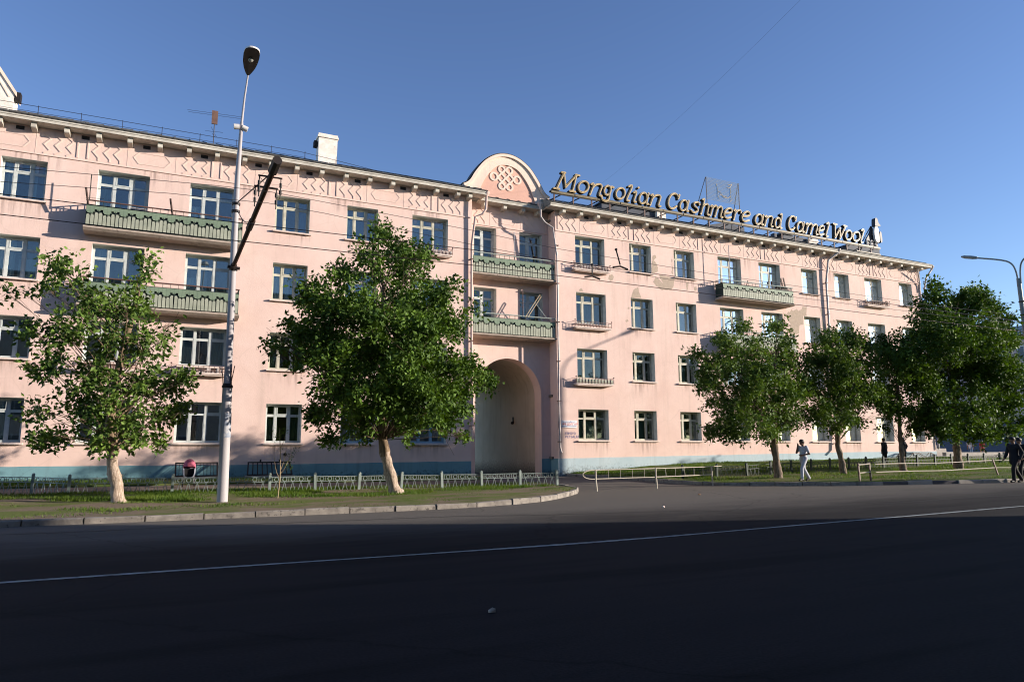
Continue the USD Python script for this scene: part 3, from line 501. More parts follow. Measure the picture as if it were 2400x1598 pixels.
# balconies: slab > railing, boards, valances, rails
BOARDS = [0]
def balcony(x0, x1, yw, proj, zs0, zs1, zp, zr, singly=True, rail='rail_rust', ends=(True, True), rounded=True, seed=0):
    r = np.random.default_rng(seed); yf = yw-proj
    if rounded:
        pr = [(yf, zs1), (yf, zs1-.07), (yf+.12, zs0+.02), (yw-.002, zs0), (yw-.002, zs1)]; n = 5
        v = [[x0, *p] for p in pr]+[[x1, *p] for p in pr]; m = MB().add(v, [[i, (i+1) % n, n+(i+1) % n, n+i] for i in range(n)]); m.add(v[:n], [[0, 2, 1], [0, 3, 2], [0, 4, 3]]); m.add(v[n:], [[0, 1, 2], [0, 2, 3], [0, 3, 4]])
    else: m = MB().box(x0, x1, yf, yw-.002, zs0, zs1)
    b = obj('balcony', m, 'slab', B); x0 += .06; x1 -= .06; y = yf+.07; H = zp-zs1
    # iron grille: bottom and middle flats, uprights
    g = MB().bar((x0, y+.03, zs1+.06), (x1, y+.03, zs1+.06), .03, .035).bar((x0, y+.03, zp+.01), (x1, y+.03, zp+.01), .03, .03)
    for x in np.arange(x0, x1+.01, (x1-x0)/max(1, round((x1-x0)/.155))): g.box(x-.009, x+.009, y+.02, y+.04, zs1, zr-.03 if (round((x-x0)/.155) % 2 == 0) else zp)
    for e, on in ((x0, ends[0]), (x1, ends[1])):
        if on:
            g.bar((e, y, zs1+.06), (e, yw-.01, zs1+.06), .03).bar((e, y, zp), (e, yw-.01, zp), .03)
            for q in np.arange(y+.12, yw-.03, .13): g.box(e-.009, e+.009, q-.009, q+.009, zs1, zr-.03)
    obj('grille', g, 'iron_green', b)
    h = MB().tube([(x0-.03, y+.02, zr), (x1+.03, y+.02, zr)], .033, 8)
    for e, on in ((x0, ends[0]), (x1, ends[1])):
        if on: h.tube([(e, y+.02, zr), (e, yw-.002, zr)], .028, 6)
    obj('handrail', h, rail, b)
    bk = MB().box(x0, x1, y+.05, y+.06, zs1+.03, zp-.05)
    for e, on in ((x0, ends[0]), (x1, ends[1])):
        if on: bk.box(e-.005, e+.005, y+.06, yw-.02, zs1+.03, zp-.02)
    obj('gap_shade', bk, 'iron_green', b)  # dark sheet added for the shade inside the balcony, seen through the gaps
    n = max(4, int(round((x1-x0)/.155))); w = (x1-x0)/n; all_ = MB(); val = MB()
    for k in range(n):
        low = (k % 4) < 2; top = zs1+H*(.52 if low else .62); a = x0+k*w; t = r.normal(0, .006); bow = r.normal(0, .012)
        q = MB().box(a+.014, a+w-.014, y-.008+t, y+.006+t, zs1+.05+abs(r.normal(0, .01)), top)
        for v in q.V: v[:, 0] += bow*(v[:, 2]-zs1)/H
        # stepped shoulder
        q.box(a+.035, a+w-.035, y-.008+t, y+.006+t, top+.0005, top+.045)
        if singly: obj('board', q, 'balcony_board', b)
        else: all_.add(*q.arrays())
        vb = zs1+H*(.68 if low else .80); V = MB().box(a+.002, a+w-.002, y-.016, y-.002, vb, zp-.01)
        if low: V.box(a+(.05 if k % 4 == 0 else .004), a+w-(.004 if k % 4 == 0 else .05), y-.0155, y-.0025, vb-.06, vb-.0005)
        else: V.box(a+w*.62 if k % 4 == 2 else a+w*.05, a+w*.95 if k % 4 == 2 else a+w*.38, y-.0155, y-.0025, vb-.05, vb-.0005)
        val.add(*V.arrays())
    if not singly: obj('boards', all_, 'balcony_board', b, kind='stuff')
    obj('valance', val, 'balcony_green', b)
    return b
bl = [balcony(-3.57, 2.72, D, .78, 10.83, 11.02, 11.95, 12.15, seed=1), balcony(-3.57, 2.72, D, .78, 7.55, 7.73, 8.65, 8.85, seed=2)]
balcony(14.29, 19.38, D+.85, .92, 10.97, 11.12, 12.02, 12.24, rail='rail_pale', ends=(False, False), seed=3); balcony(14.29, 19.38, D+.85, .92, 7.68, 7.83, 8.72, 8.94, rail='rail_pale', ends=(False, False), seed=4)
br = [balcony(30.90, 37.03, D, .78, 11.03, 11.16, 12.03, 12.25, False, 'rail_pale', seed=5), balcony(30.90, 37.03, D, .78, 7.78, 7.92, 8.80, 9.02, False, 'rail_pale', seed=6)]
for x in (-3.45, -.25):
    obj('post', MB().bar((x, 33.72, 11.95), (x-.12, 33.62, 12.62), .07, .05), 'dark_wood', bl[0])
obj('clutter', MB().box(-2.2, -1.2, 33.95, 34.25, 11.03, 11.98).box(-1.9, -1.3, 34.0, 34.3, 11.99, 12.12), 'rag', bl[0])
obj('clutter', MB().bar((32.9, 34.2, 11.2), (33.2, 33.95, 12.4), .25, .05).box(35.9, 36.6, 33.9, 34.3, 11.17, 12.3).bar((36.75, 34.2, 11.3), (36.45, 34.3, 13.0), .12, .04).bar((36.95, 34.2, 11.3), (36.75, 34.35, 13.05), .10, .04), 'dark_wood', br[0])
obj('clutter', MB().box(16.1, 16.9, 34.7, 35.1, 11.13, 12.05).box(17.1, 17.5, 34.7, 35.0, 11.13, 12.1), 'cloth_tan', '/World/apartment_building/balcony_002')

# window ledges with a little iron rail
def ledge(x0, x1, z, mess=None, proj=.34, seed=0, boards=False):
    r = np.random.default_rng(seed)
    b = obj('window_ledge', MB().box(x0, x1, D-proj, D-.002, z-.07, z).box(x0+.1, x1-.1, D-proj+.05, D-.002, z-.13, z-.071), 'sill_plaster', B)
    g = MB().bar((x0, D-proj+.02, z+.30), (x1, D-proj+.02, z+.30), .02).bar((x0, D-proj+.02, z+.08), (x1, D-proj+.02, z+.08), .016)
    for e in (x0, x1): g.bar((e, D-proj+.02, z+.30), (e, D-.01, z+.30), .02).bar((e, D-proj+.02, z+.08), (e, D-.01, z+.08), .016).ball((e, D-proj+.02, z+.37), .04)
    for x in np.linspace(x0, x1, int((x1-x0)/.2)+1): g.box(x-.01, x+.01, D-proj+.01, D-proj+.03, z, z+.30)
    obj('rail', g, 'rail_rust', b)
    if boards: obj('panel', MB().box(x0+.05, x1-.05, D-proj+.035, D-proj+.05, z+.02, z+.24), 'balcony_board', b)
    if mess == 'flowers':
        m = MB()
        for k in range(46):
            x, y = r.uniform(x0, x1), D-proj+r.uniform(.03, .25); m.tube([(x, y, z), (x+r.normal(0, .07), y+r.normal(0, .05), z+r.uniform(.12, .42))], .009, 4)
            m.ball((x+r.normal(0, .06), y, z+r.uniform(.1, .4)), r.uniform(.02, .05), 1)
        obj('flowers', m, 'cloth_tan', b, kind='stuff')
    elif mess:
        m = MB()
        for k in range(int((x1-x0)/.19)):
            x = x0+.1+k*.19; h = r.uniform(.08, .24); m.box(x, x+r.uniform(.1, .18), D-.26, D-.12, z, z+h)
        obj('bundle', m, 'rag', b)
ledge(20.42, 22.85, 11.93, 'bundle', seed=1); ledge(20.42, 22.85, 8.58, None, seed=2); ledge(20.42, 22.90, 5.37, 'bundle', seed=3, boards=True)
ledge(44.6, 46.95, 11.92, 'flowers', seed=4); ledge(10.75, 13.05, 11.78, 'bundle', seed=5); ledge(.12, 2.5, 5.10, 'bundle', seed=6); ledge(-3.5, -1.05, 5.10, None, seed=7)

# downpipes
def pipe(pts, m='pipe_zinc', r=.065, funnel=True):
    p = obj('downpipe', MB().tube(chaikin(pts, 1), r, 10), m, B, smooth=40)
    if funnel: obj('funnel', MB().lathe([(.0, -.12), (.06, -.12), (.075, -.02), (.17, .13), (.18, .22), (.15, .22), (.06, .05)], np.array(pts[0])+[0, 0, .02], 12), m, p, smooth=40)
    zb = min(pts[-1][2], pts[-2][2])
    for z in np.arange(zb+.6, 13.6, 2.2):
        c = np.array([np.interp(-z, [-q[2] for q in pts], [q[k] for q in pts]) for k in (0, 1)]); obj('collar', MB().box(c[0]-.09, c[0]+.09, c[1]-.08, D-.003 if c[1] < D else c[1]+.1, z-.02, z+.02), 'rail_rust', p)
pipe([(14.90, 34.0, 15.22), (14.87, 34.0, 14.28), (14.20, 34.36, 14.02), (14.21, 34.37, 8), (14.27, 34.38, 2.35)], 'pipe_pink')
pipe([(18.36, 34.3, 15.22), (18.38, 34.3, 14.5), (19.42, 34.37, 14.05), (19.43, 34.38, 8), (19.43, 34.38, 1.9), (19.5, 34.3, 1.55)], 'pipe_zinc', .05)
pipe([(41.75, 33.95, 15.3), (40.78, 34.33, 14.55), (40.77, 34.36, 9), (40.62, 34.36, 1.8), (40.45, 34.1, 1.5)], 'pipe_zinc', .075)
pipe([(52.0, 34.1, 15.25), (51.25, 34.3, 14.25), (51.2, 34.36, 12), (51.2, 34.36, 1.7)], 'pipe_zinc', .06); pipe([(50.1, 33.95, 15.0), (50.85, 34.38, 14.1), (50.85, 34.4, 13.4)], 'pipe_zinc', .05, False)

# places where the render has come off the wall
PATCH = [[[26.17, 13.38], [26.35, 13.45], [26.46, 13.29], [26.24, 13.09], [26.44, 12.91], [26.55, 12.68], [26.51, 12.42], [26.09, 12.16], [26.08, 12.77]], [[22.98, 11.83], [23.21, 11.9], [23.31, 11.74], [23.25, 11.57], [23.03, 11.47], [22.95, 11.63]],
 [[26.32, 12.1], [26.49, 12.02], [26.9, 11.71], [26.62, 12.13], [26.62, 12.23], [27.75, 12.14], [27.68, 11.64], [27.49, 11.37], [26.76, 11.3], [26.35, 11.51], [26.16, 11.74]], [[24.71, 11.18], [25.03, 11.27], [25.1, 10.95], [25.23, 10.67], [24.49, 10.63], [24.58, 10.9]],
 [[20.92, 10.76], [21.0, 10.84], [21.13, 10.83], [21.18, 10.67], [20.94, 10.66]], [[28.68, 11.99], [28.84, 11.98], [28.75, 11.49], [28.67, 11.46]], [[29.23, 11.69], [29.42, 11.76], [29.48, 11.6], [29.38, 11.49], [29.28, 11.49]], [[27.58, 13.34], [27.67, 13.3], [27.62, 12.94], [27.70, 12.75], [27.66, 12.35], [27.57, 12.48], [27.62, 12.79]],
 [[24.21, 9.95], [24.35, 10.06], [24.37, 9.97], [24.32, 9.88]], [[28.58, 7.68], [28.71, 7.89], [28.89, 7.75], [28.80, 7.58], [28.63, 7.49]], [[24.05, 9.22], [24.2, 9.28], [24.25, 9.18], [24.1, 9.12]],
 [[36.7, 10.68], [36.97, 10.64], [37.19, 10.82], [37.26, 10.75], [37.49, 11.0], [37.62, 10.9], [37.98, 11.07], [38.08, 10.94], [38.41, 11.07], [38.49, 11.24], [38.93, 11.3], [38.83, 10.66], [38.51, 10.63], [38.50, 10.05], [38.13, 9.96], [38.01, 9.38], [37.54, 9.29], [37.07, 9.36], [37.33, 9.95], [36.95, 10.44]],
 [[40.15, 11.27], [40.44, 11.24], [40.36, 10.81], [40.4, 10.44], [40.54, 10.08], [40.59, 9.76], [40.3, 9.8], [40.24, 10.38], [40.31, 10.7]]]
for k, q in enumerate(PATCH):
    q = np.array(q); c = np.vstack([np.linspace(a, b, max(2, int(np.linalg.norm(b-a)/.07)+1))[:-1] for a, b in zip(q, np.roll(q, -1, 0))]); c = c+np.random.default_rng(k).normal(0, .014, c.shape)
    obj('bare_plaster', MB().prism([c], D, .004), 'bare_plaster', B)
for x, z in ((5.07, 1.53), (39.2, 2.17)): obj('vent_hole', MB().tube([(x, D+.001, z), (x, D-.05, z)], .075, 10), 'iron_dark', B)

obj('passage_lamp', MB().box(AC+2.12, AC+2.158, 39.2, 39.35, 3.3, 3.7).ball((AC+2.08, 39.27, 3.35), .09, 2), 'iron_dark', B)
def stain(x0, x1, z, h, seed):
    """Rain marks running down the wall from a sill."""
    r = np.random.default_rng(seed); xs = np.linspace(x0, x1, 13); zs = np.linspace(0, 1, 6); y = D-.0025
    v = np.array([[x, y, z-h*q] for x in xs for q in zs]); e = np.minimum(1, np.minimum(xs-x0, x1-xs)/.25); fade = np.array([ei*(1-q)**1.3 for ei in e for q in zs]); f = [[i*6+j, i*6+j+1, (i+1)*6+j+1, (i+1)*6+j] for i in range(12) for j in range(5)]
    p = obj('rain_stain', (v, f), 'drip_stain', B); UsdGeom.PrimvarsAPI(stage.GetPrimAtPath(p)).CreatePrimvar('fade', Sdf.ValueTypeNames.FloatArray, 'vertex').Set(usdkit.Vt.FloatArray.FromNumpy(fade.astype(np.float32)))
for k, (X, Z) in enumerate([(q, z[0]) for q, z in [(RX[i], RZ[r]) for i in range(9) for r in range(4)]+[(LX[i], LZ[r]) for i in range(2, 8) for r in range(4)]]):
    r_ = np.random.default_rng(300+k)
    if r_.random() < .8: stain(X[0]-.15, X[1]+.15, Z-.09, r_.uniform(.5, 1.15), k)
for x in np.arange(-6.5, 50, 4.3):
    if not 13.5 < x < 19.5: stain(x, x+1.9, 14.04, 1.0, int(x*10)+900)
# lettering painted on the wall
def letters(name, text, x, z, h, m, parent, y=D-.003, bold=True):
    t = meshkit.text_mesh(text, h, .002, bold); v = np.array(t.vertices); obj(name, (np.stack([v[:, 0]+x, y-v[:, 2], v[:, 1]+z], 1), t.faces), m, parent)
letters('painted_words', 'НАШЕ ЛА', 10.1, 2.42, .20, 'paint_red', B); letters('painted_words', 'ША', 13.36, 2.32, .12, 'paint_red', B)
letters('painted_words', 'ERHIYD', 19.84, 2.54, .13, 'paint_blue', B); letters('painted_words', 'PETSALAT', 19.84, 2.36, .13, 'paint_blue', B)
sg_ = thing('shop_sign', 'small white wall board with red lettering between blue stripes beside the passage corner', 'sign', (20.05, 34.45, 3.1))
obj('board', MB().prism([[(19.56, 2.93), (20.56, 2.90), (20.57, 3.31), (19.58, 3.32)]], D-.012, .03), 'sign_white', sg_); obj('stripe', MB().prism([[(19.68, 3.235), (20.1, 3.235), (20.18, 3.27), (20.26, 3.235), (20.48, 3.235), (20.48, 3.215), (19.68, 3.215)]], D-.043, .003).box(19.60, 20.53, D-.046, D-.043, 2.985, 3.015), 'sign_blue', sg_)
letters('lettering', '№8 ДЭЛГҮҮР', 19.65, 3.06, .105, 'sign_red', sg_, D-.0435); obj('bracket', MB().bar((19.52, D-.06, 3.33), (19.53, D-.06, 2.9), .03).box(19.52, 19.56, D-.07, D-.002, 3.08, 3.12), 'rail_rust', sg_)
pq = thing('wall_plaque', 'dark wall plaque at the far right corner of the building', 'plaque', (50.75, 34.47, 2.55)); obj('plate', MB().box(50.42, 51.05, D-.03, D-.003, 2.42, 2.69), 'plaque', pq); obj('stripe', MB().box(50.70, 50.76, D-.034, D-.0305, 2.44, 2.67), 'letter_face', pq)

# scraps on the road
def scrap(lab, x, y, s, m, seed):
    r = np.random.default_rng(seed); t = np.linspace(0, 2*math.pi, 8)[:-1]; q = np.stack([x+s*np.cos(t)*r.uniform(.5, 1, 7), y+s*.7*np.sin(t)*r.uniform(.5, 1, 7), float(S(x, y))+r.uniform(.008, .05, 7)], 1); v = np.vstack([q, [[x, y, float(S(x, y))+.05]], q*[1, 1, 0]+[0, 0, float(S(x, y))+.005]])
    obj('litter', (v, [[i, (i+1) % 7, 7] for i in range(7)]+[[8+i, 8+(i+1) % 7, (i+1) % 7] for i in range(7)]+[[8+i, (i+1) % 7, i] for i in range(7)]), m, label=lab, category='litter')
scrap('pale scrap of litter on the dark road in the foreground', 2.98, 6.65, .045, 'concrete', 1); scrap('brown crumpled leaf lying on the sunlit driveway', 16.2, 19.3, .09, 'cloth_tan', 2); scrap('small pale scrap near the shadow edge of the road', 12.2, 16.0, .06, 'sill_plaster', 3)
# rooftop sign
GLY = {
 'o': [[(.36+.28*math.cos(t), .41+.35*math.sin(t)) for t in np.linspace(0, 2*math.pi, 25)]],
 'n': [[(0, .66), (.1, .74), (.12, .6), (.1, .02)], [(.11, .45), (.2, .66), (.36, .76), (.52, .72), (.55, .55), (.52, .15), (.56, .04), (.68, .05)]],
 'M': [[(.06, .03), (.2, 1.05)], [(.2, 1.03), (.5, .2)], [(.5, .2), (.88, 1.05)], [(.88, 1.03), (.92, .03)], [(-.08, .01), (.2, .01)], [(.78, .01), (1.07, .01)], [(.08, 1.06), (.26, 1.06)], [(.84, 1.06), (1.04, 1.06)]],
 'g': [[(.32+.24*math.cos(t), .46+.29*math.sin(t)) for t in np.linspace(0, 2*math.pi, 25)], [(.48, .66), (.58, .74), (.72, .72)], [(.54, .62), (.52, .2), (.56, -.02), (.45, -.22), (.22, -.24), (.04, -.16), (.02, -.05)]],
 'l': [[(.06, .96), (.16, 1.08), (.2, .95), (.17, .15), (.2, .03), (.3, .05)]], 'i': [[(.06, .62), (.15, .74), (.19, .6), (.17, .14), (.2, .03), (.3, .05)], [(.2, .98), (.22, 1.0)]],
 'a': [[(.29+.23*math.cos(t), .38+.35*math.sin(t)) for t in np.linspace(0, 2*math.pi, 25)], [(.56, .74), (.55, .14), (.58, .03), (.68, .06)]],
 'C': [[(.80, .80), (.70, .98), (.48, 1.07), (.22, .95), (.08, .6), (.14, .22), (.35, .03), (.6, .06), (.78, .24)], [(.80, .76), (.84, 1.02)]],
 's': [[(.5, .62), (.46, .73), (.28, .76), (.12, .66), (.16, .48), (.4, .36), (.5, .22), (.38, .06), (.18, .03), (.04, .16)]],
 'h': [[(.02, 1.0), (.12, 1.08), (.14, .95), (.1, .02)], [(.11, .45), (.2, .66), (.36, .76), (.5, .72), (.54, .55), (.52, .15), (.56, .04), (.68, .05)]],
 'm': [[(0, .66), (.1, .74), (.12, .6), (.1, .02)], [(.11, .45), (.2, .68), (.32, .76), (.44, .7), (.46, .55), (.43, .02)], [(.44, .45), (.55, .68), (.68, .76), (.8, .7), (.83, .55), (.8, .15), (.84, .04), (.96, .05)]],
 'e': [[(.12, .38), (.4, .42), (.54, .55), (.48, .72), (.32, .76), (.15, .62), (.08, .36), (.16, .1), (.34, .03), (.56, .16)]],
 'r': [[(0, .66), (.1, .74), (.12, .6), (.1, .02)], [(.11, .42), (.22, .66), (.38, .76), (.52, .7), (.54, .6)]],
 'd': [[(.29+.23*math.cos(t), .38+.35*math.sin(t)) for t in np.linspace(0, 2*math.pi, 25)], [(.44, 1.0), (.54, 1.08), (.57, .95), (.55, .14), (.58, .03), (.7, .06)]],
 'W': [[(.06, 1.0), (.24, .04)], [(.24, .04), (.56, .82)], [(.56, .82), (.68, .04)], [(.68, .04), (1.04, 1.02)], [(-.1, 1.05), (.2, 1.05)], [(.88, 1.05), (1.14, 1.05)]]}
sign = thing('rooftop_sign', 'rooftop neon sign with beige italic letters Mongolian Cashmere and Camel Wool', 'sign', (33, 34.4, 15.6))
SLOT = [('M', 19.19, 21.06), ('o', 20.81, 21.67), ('n', 21.61, 22.59), ('g', 22.42, 23.42), ('o', 23.42, 24.23), ('l', 24.19, 24.77), ('i', 24.71, 25.26), ('a', 25.12, 25.99), ('n', 25.92, 26.88), ('C', 27.31, 28.37), ('a', 28.22, 29.08), ('s', 29.08, 29.94), ('h', 29.87, 30.67), ('m', 30.63, 31.80), ('e', 31.80, 32.62), ('r', 32.58, 33.40), ('e', 33.31, 34.16),
        ('a', 34.45, 35.37), ('n', 35.28, 36.17), ('d', 36.22, 37.07), ('C', 37.47, 38.39), ('a', 38.26, 39.10), ('m', 39.06, 40.37), ('e', 40.33, 41.04), ('l', 41.02, 41.55), ('W', 41.86, 43.34), ('o', 43.0, 43.82), ('o', 43.77, 44.65), ('l', 44.56, 45.12)]
for k, (ch, a, b) in enumerate(SLOT):
    pl = [chaikin(p, 2) if len(p) < 20 else np.array(p) for p in GLY[ch]]; pl = [np.stack([p[:, 0]+.27*p[:, 1], p[:, 1]], 1) for p in pl]
    lo, hi = min(p[:, 0].min() for p in pl), max(p[:, 0].max() for p in pl); w = .067; sx = (b-a-2*w-.02)/(hi-lo); zb = 16.50+(0 if k < 17 else -.03)
    pl = [np.stack([a+w+.01+(p[:, 0]-lo)*sx, zb+p[:, 1]*1.0], 1) for p in pl]
    shp = shapely.union_all([sg.LineString(p).buffer(w, quad_segs=4) for p in pl])
    L = obj('letter', MB().prism(shp, 34.56, .22), 'letter_side', sign)
    obj('face', MB().prism(shp.buffer(-.012, quad_segs=3), 34.338, .03), 'letter_face', L)
    tb = MB()
    for p in pl:
        if len(p) > 2: tb.tube([(x, 34.288, z) for x, z in p[::2]], .012, 5)
    if tb.n: obj('tube', tb, 'letter_tube', L)
X = 19.1
while X < 46.7:
    obj('beam', MB().box(X+.02, min(X+1.56, 46.75)-.02, 34.36, 34.40, 16.26, 16.38), 'sign_beam', sign); X += 1.58
obj('beam_back', MB().box(19.12, 46.72, 34.403, 34.65, 16.34, 16.42).box(19.12, 46.72, 34.403, 34.43, 16.2, 16.339), 'letter_side', sign)
for k, x in enumerate(np.arange(19.35, 46.8, 1.26)):
    obj('post', MB().box(x-.035, x+.035, 34.44, 34.51, 15.62, 16.338), 'sign_post', sign)
    if k % 1 == 0: obj('brace', MB().bar((x+.55, 34.42, 16.3), (x-.1, 35.1, 15.98), .05), 'letter_side', sign)
obj('lower_rail', MB().box(44.2, 46.72, 34.36, 34.4, 15.80, 15.86), 'sign_beam', sign)
obj('cable', MB().tube([(19.3, 34.7, 15.98), (26, 34.7, 15.95), (33, 34.7, 15.98), (40, 34.7, 15.95), (46, 34.7, 15.98)], .015, 4), 'wire', sign)
em = thing('camel_emblem', 'dark and white camel figure standing at the right end of the rooftop lettering', 'emblem', (46.3, 34.5, 16.4))
obj('neck', MB().prism([chaikin([(46.33, 16.75), (46.20, 17.2), (46.25, 17.75), (46.40, 18.0), (46.62, 17.95), (46.70, 17.6), (46.72, 17.1), (46.66, 16.7)], 2, True)], 34.50, .16), 'emblem_white', em)
obj('head', MB().prism([chaikin([(46.24, 18.05), (46.27, 18.5), (46.42, 18.6), (46.56, 18.5), (46.62, 18.2), (46.8, 18.08), (46.84, 17.98), (46.2, 17.92)], 1, True)], 34.56, .3), 'emblem_dark', em)
obj('hump', MB().prism([chaikin([(46.78, 16.72), (46.75, 17.55), (46.86, 17.62), (46.96, 17.5), (46.98, 16.8)], 1, True)], 34.62, .3), 'emblem_dark', em)
obj('body', MB().prism([chaikin([(46.22, 18.0), (45.95, 17.4), (45.5, 16.9), (45.35, 16.5), (46.8, 16.42), (46.6, 16.8), (46.35, 17.3), (46.3, 17.9)], 1, True)], 34.66, .12), 'emblem_dark', em)
cr = MB()
for c, q in (((45.62, 16.72), .17), ((46.05, 16.74), .15), ((45.6, 16.52), .12), ((46.5, 16.62), .13), ((46.0, 16.5), .12)): cr.tube([(c[0]+q*math.cos(t), 34.5, c[1]+q*.75*math.sin(t)) for t in np.linspace(.4, 5.2, 15)], .05, 6)
obj('scroll', cr, 'emblem_white', em); obj('strut', MB().bar((46.2, 34.6, 18.0), (45.05, 34.7, 16.45), .05).bar((46.55, 34.7, 17.9), (46.6, 36.0, 16.5), .05), 'letter_side', em)
ms = thing('mesh_sign', 'wire mesh screen with broken white neon tubing on two thin masts above the roof', 'sign', (34.3, 37, 17.2))
for x in (32.86, 35.80): obj('mast', MB().bar((x, 37, 16.7), (x, 37, 20.46), .04).bar((x-.0, 37.05, 20.42), (x-.42 if x < 34 else x+.22, 38.2, 17.3), .035), 'iron_dark', ms)
mw = MB()
for x in np.linspace(32.86, 35.8, 34): mw.box(x-.006, x+.006, 36.99, 37.002, 18.85-(x-32.86)*.02, 20.44)
for z in np.linspace(18.85, 20.44, 17): mw.bar((32.86, 36.985, z), (35.8, 36.985, z-.03), .012)
obj('mesh', mw, 'pole_grey', ms)
tb = MB(); r_ = np.random.default_rng(5)
for q in ([(33.75, 20.05), (33.85, 19.6), (33.8, 19.2), (33.95, 19.0)], [(33.9, 19.55), (34.1, 19.45), (34.25, 19.2), (34.5, 19.3), (34.7, 19.15), (34.95, 19.35)], [(34.75, 20.2), (35.0, 20.15), (35.2, 20.3), (34.95, 20.0), (34.8, 19.9), (34.7, 19.95)], [(34.95, 20.05), (35.0, 19.7), (34.95, 19.4), (35.05, 19.1), (34.9, 18.95)], [(33.7, 20.02), (33.8, 20.06)], [(34.0, 19.3), (34.2, 19.35), (34.4, 19.1), (34.6, 19.2)]):
    tb.tube([(x, 36.95, z) for x, z in chaikin(q, 1)], .022, 5)
obj('tube', tb, 'letter_tube', ms)

# snow guard along the left roof edge, aerials
def rz(y): return 15.517+SL*(y-(D-.68))
sgd = thing('snow_guard', 'thin wire snow guard on low posts along the left roof edge', 'railing', (-4, 35.4, rz(35.4)))
obj('wire', MB().tube([(-14.5, 35.4, 16.55), (5.2, 35.4, 16.55), (6.6, 35.4, 16.45), (9.3, 35.2, 16.12)], .012, 4).tube([(-14.5, 35.4, 16.28), (5.6, 35.4, 16.28)], .010, 4), 'iron_dark', sgd)
for x in list(np.arange(-13.9, 6, 1.62))+[7.1]: obj('post', MB().bar((x, 35.4, rz(35.4)-.02), (x, 35.4, 16.6), .022), 'iron_dark', sgd)
def aerial(name, label, base, h, els, mat='iron_dark', box=None, group=None):
    t = thing(name, label, 'aerial', base); b = np.array(base); obj('mast', MB().tube([b, b+[0, 0, h]], .022, 6), mat, t)
    m = MB()
    for z, half, ang, off in els:
        d = np.array([math.cos(ang), math.sin(ang), 0]); c = b+[0, 0, z]+d*off; m.tube([c-d*half, c+d*half], .008, 5)
    obj('rods', m, mat, t)
    if box: obj('amplifier', MB().box(*[q+b[k//2] for k, q in enumerate(box)]), 'sign_post', t)
aerial('tv_aerial', 'tall roof aerial with brown box and long thin rods near the left chimney', (1.33, 37, 16.75), 1.75, [(1.72, 1.28, -.12, 0), (1.62, 1.28, -.12, .05), (.75, .42, -.2, 0), (.55, .25, 1.2, 0), (.72, .2, 1.3, -.4), (.72, .2, 1.3, .4)], 'iron_dark', (-.14, .14, -.04, .04, 1.15, 1.85))
aerial('balcony_aerial', 'white T shaped aerial standing on the top balcony of the passage bay', (16.85, 34.6, 12.1), 1.55, [(1.5, .85, -.15, .1), (1.46, .85, -.15, .12)], 'pole_paint')
aerial('balcony_aerial', 'rusty comb aerial tied to the lower balcony rail of the passage bay', (17.3, 34.5, 8.9), 1.5, [(1.35, .18, .3, -.05), (.95, .18, .3, -.05), (.55, .18, .3, -.05)], 'sign_post')
t = thing('loop_aerial', 'slanting loop aerial propped on the lower balcony of the passage bay', 'aerial', (17.7, 34.5, 8.9)); obj('loop', MB().tube([(17.45, 34.5, 8.9), (18.25, 34.45, 10.1), (18.33, 34.45, 10.2), (18.42, 34.45, 10.12), (17.6, 34.5, 8.9)], .025, 6), 'letter_tube', t); obj('prop', MB().tube([(18.05, 34.5, 9.75), (18.75, 34.5, 8.95)], .02, 6), 'rail_pale', t)
aerial('pole_aerial', 'thin bent aerial pole above the upper right balcony', (31.55, 33.75, 12.2), 2.3, [(2.28, .12, 0, .1), (.9, .05, 0, 0)], 'pole_paint')
aerial('pole_aerial', 'thin upright rods at the left end of the top balcony', (-3.42, 33.75, 12.1), 1.15, [(.12, .35, 2.9, -.2)], 'iron_dark')

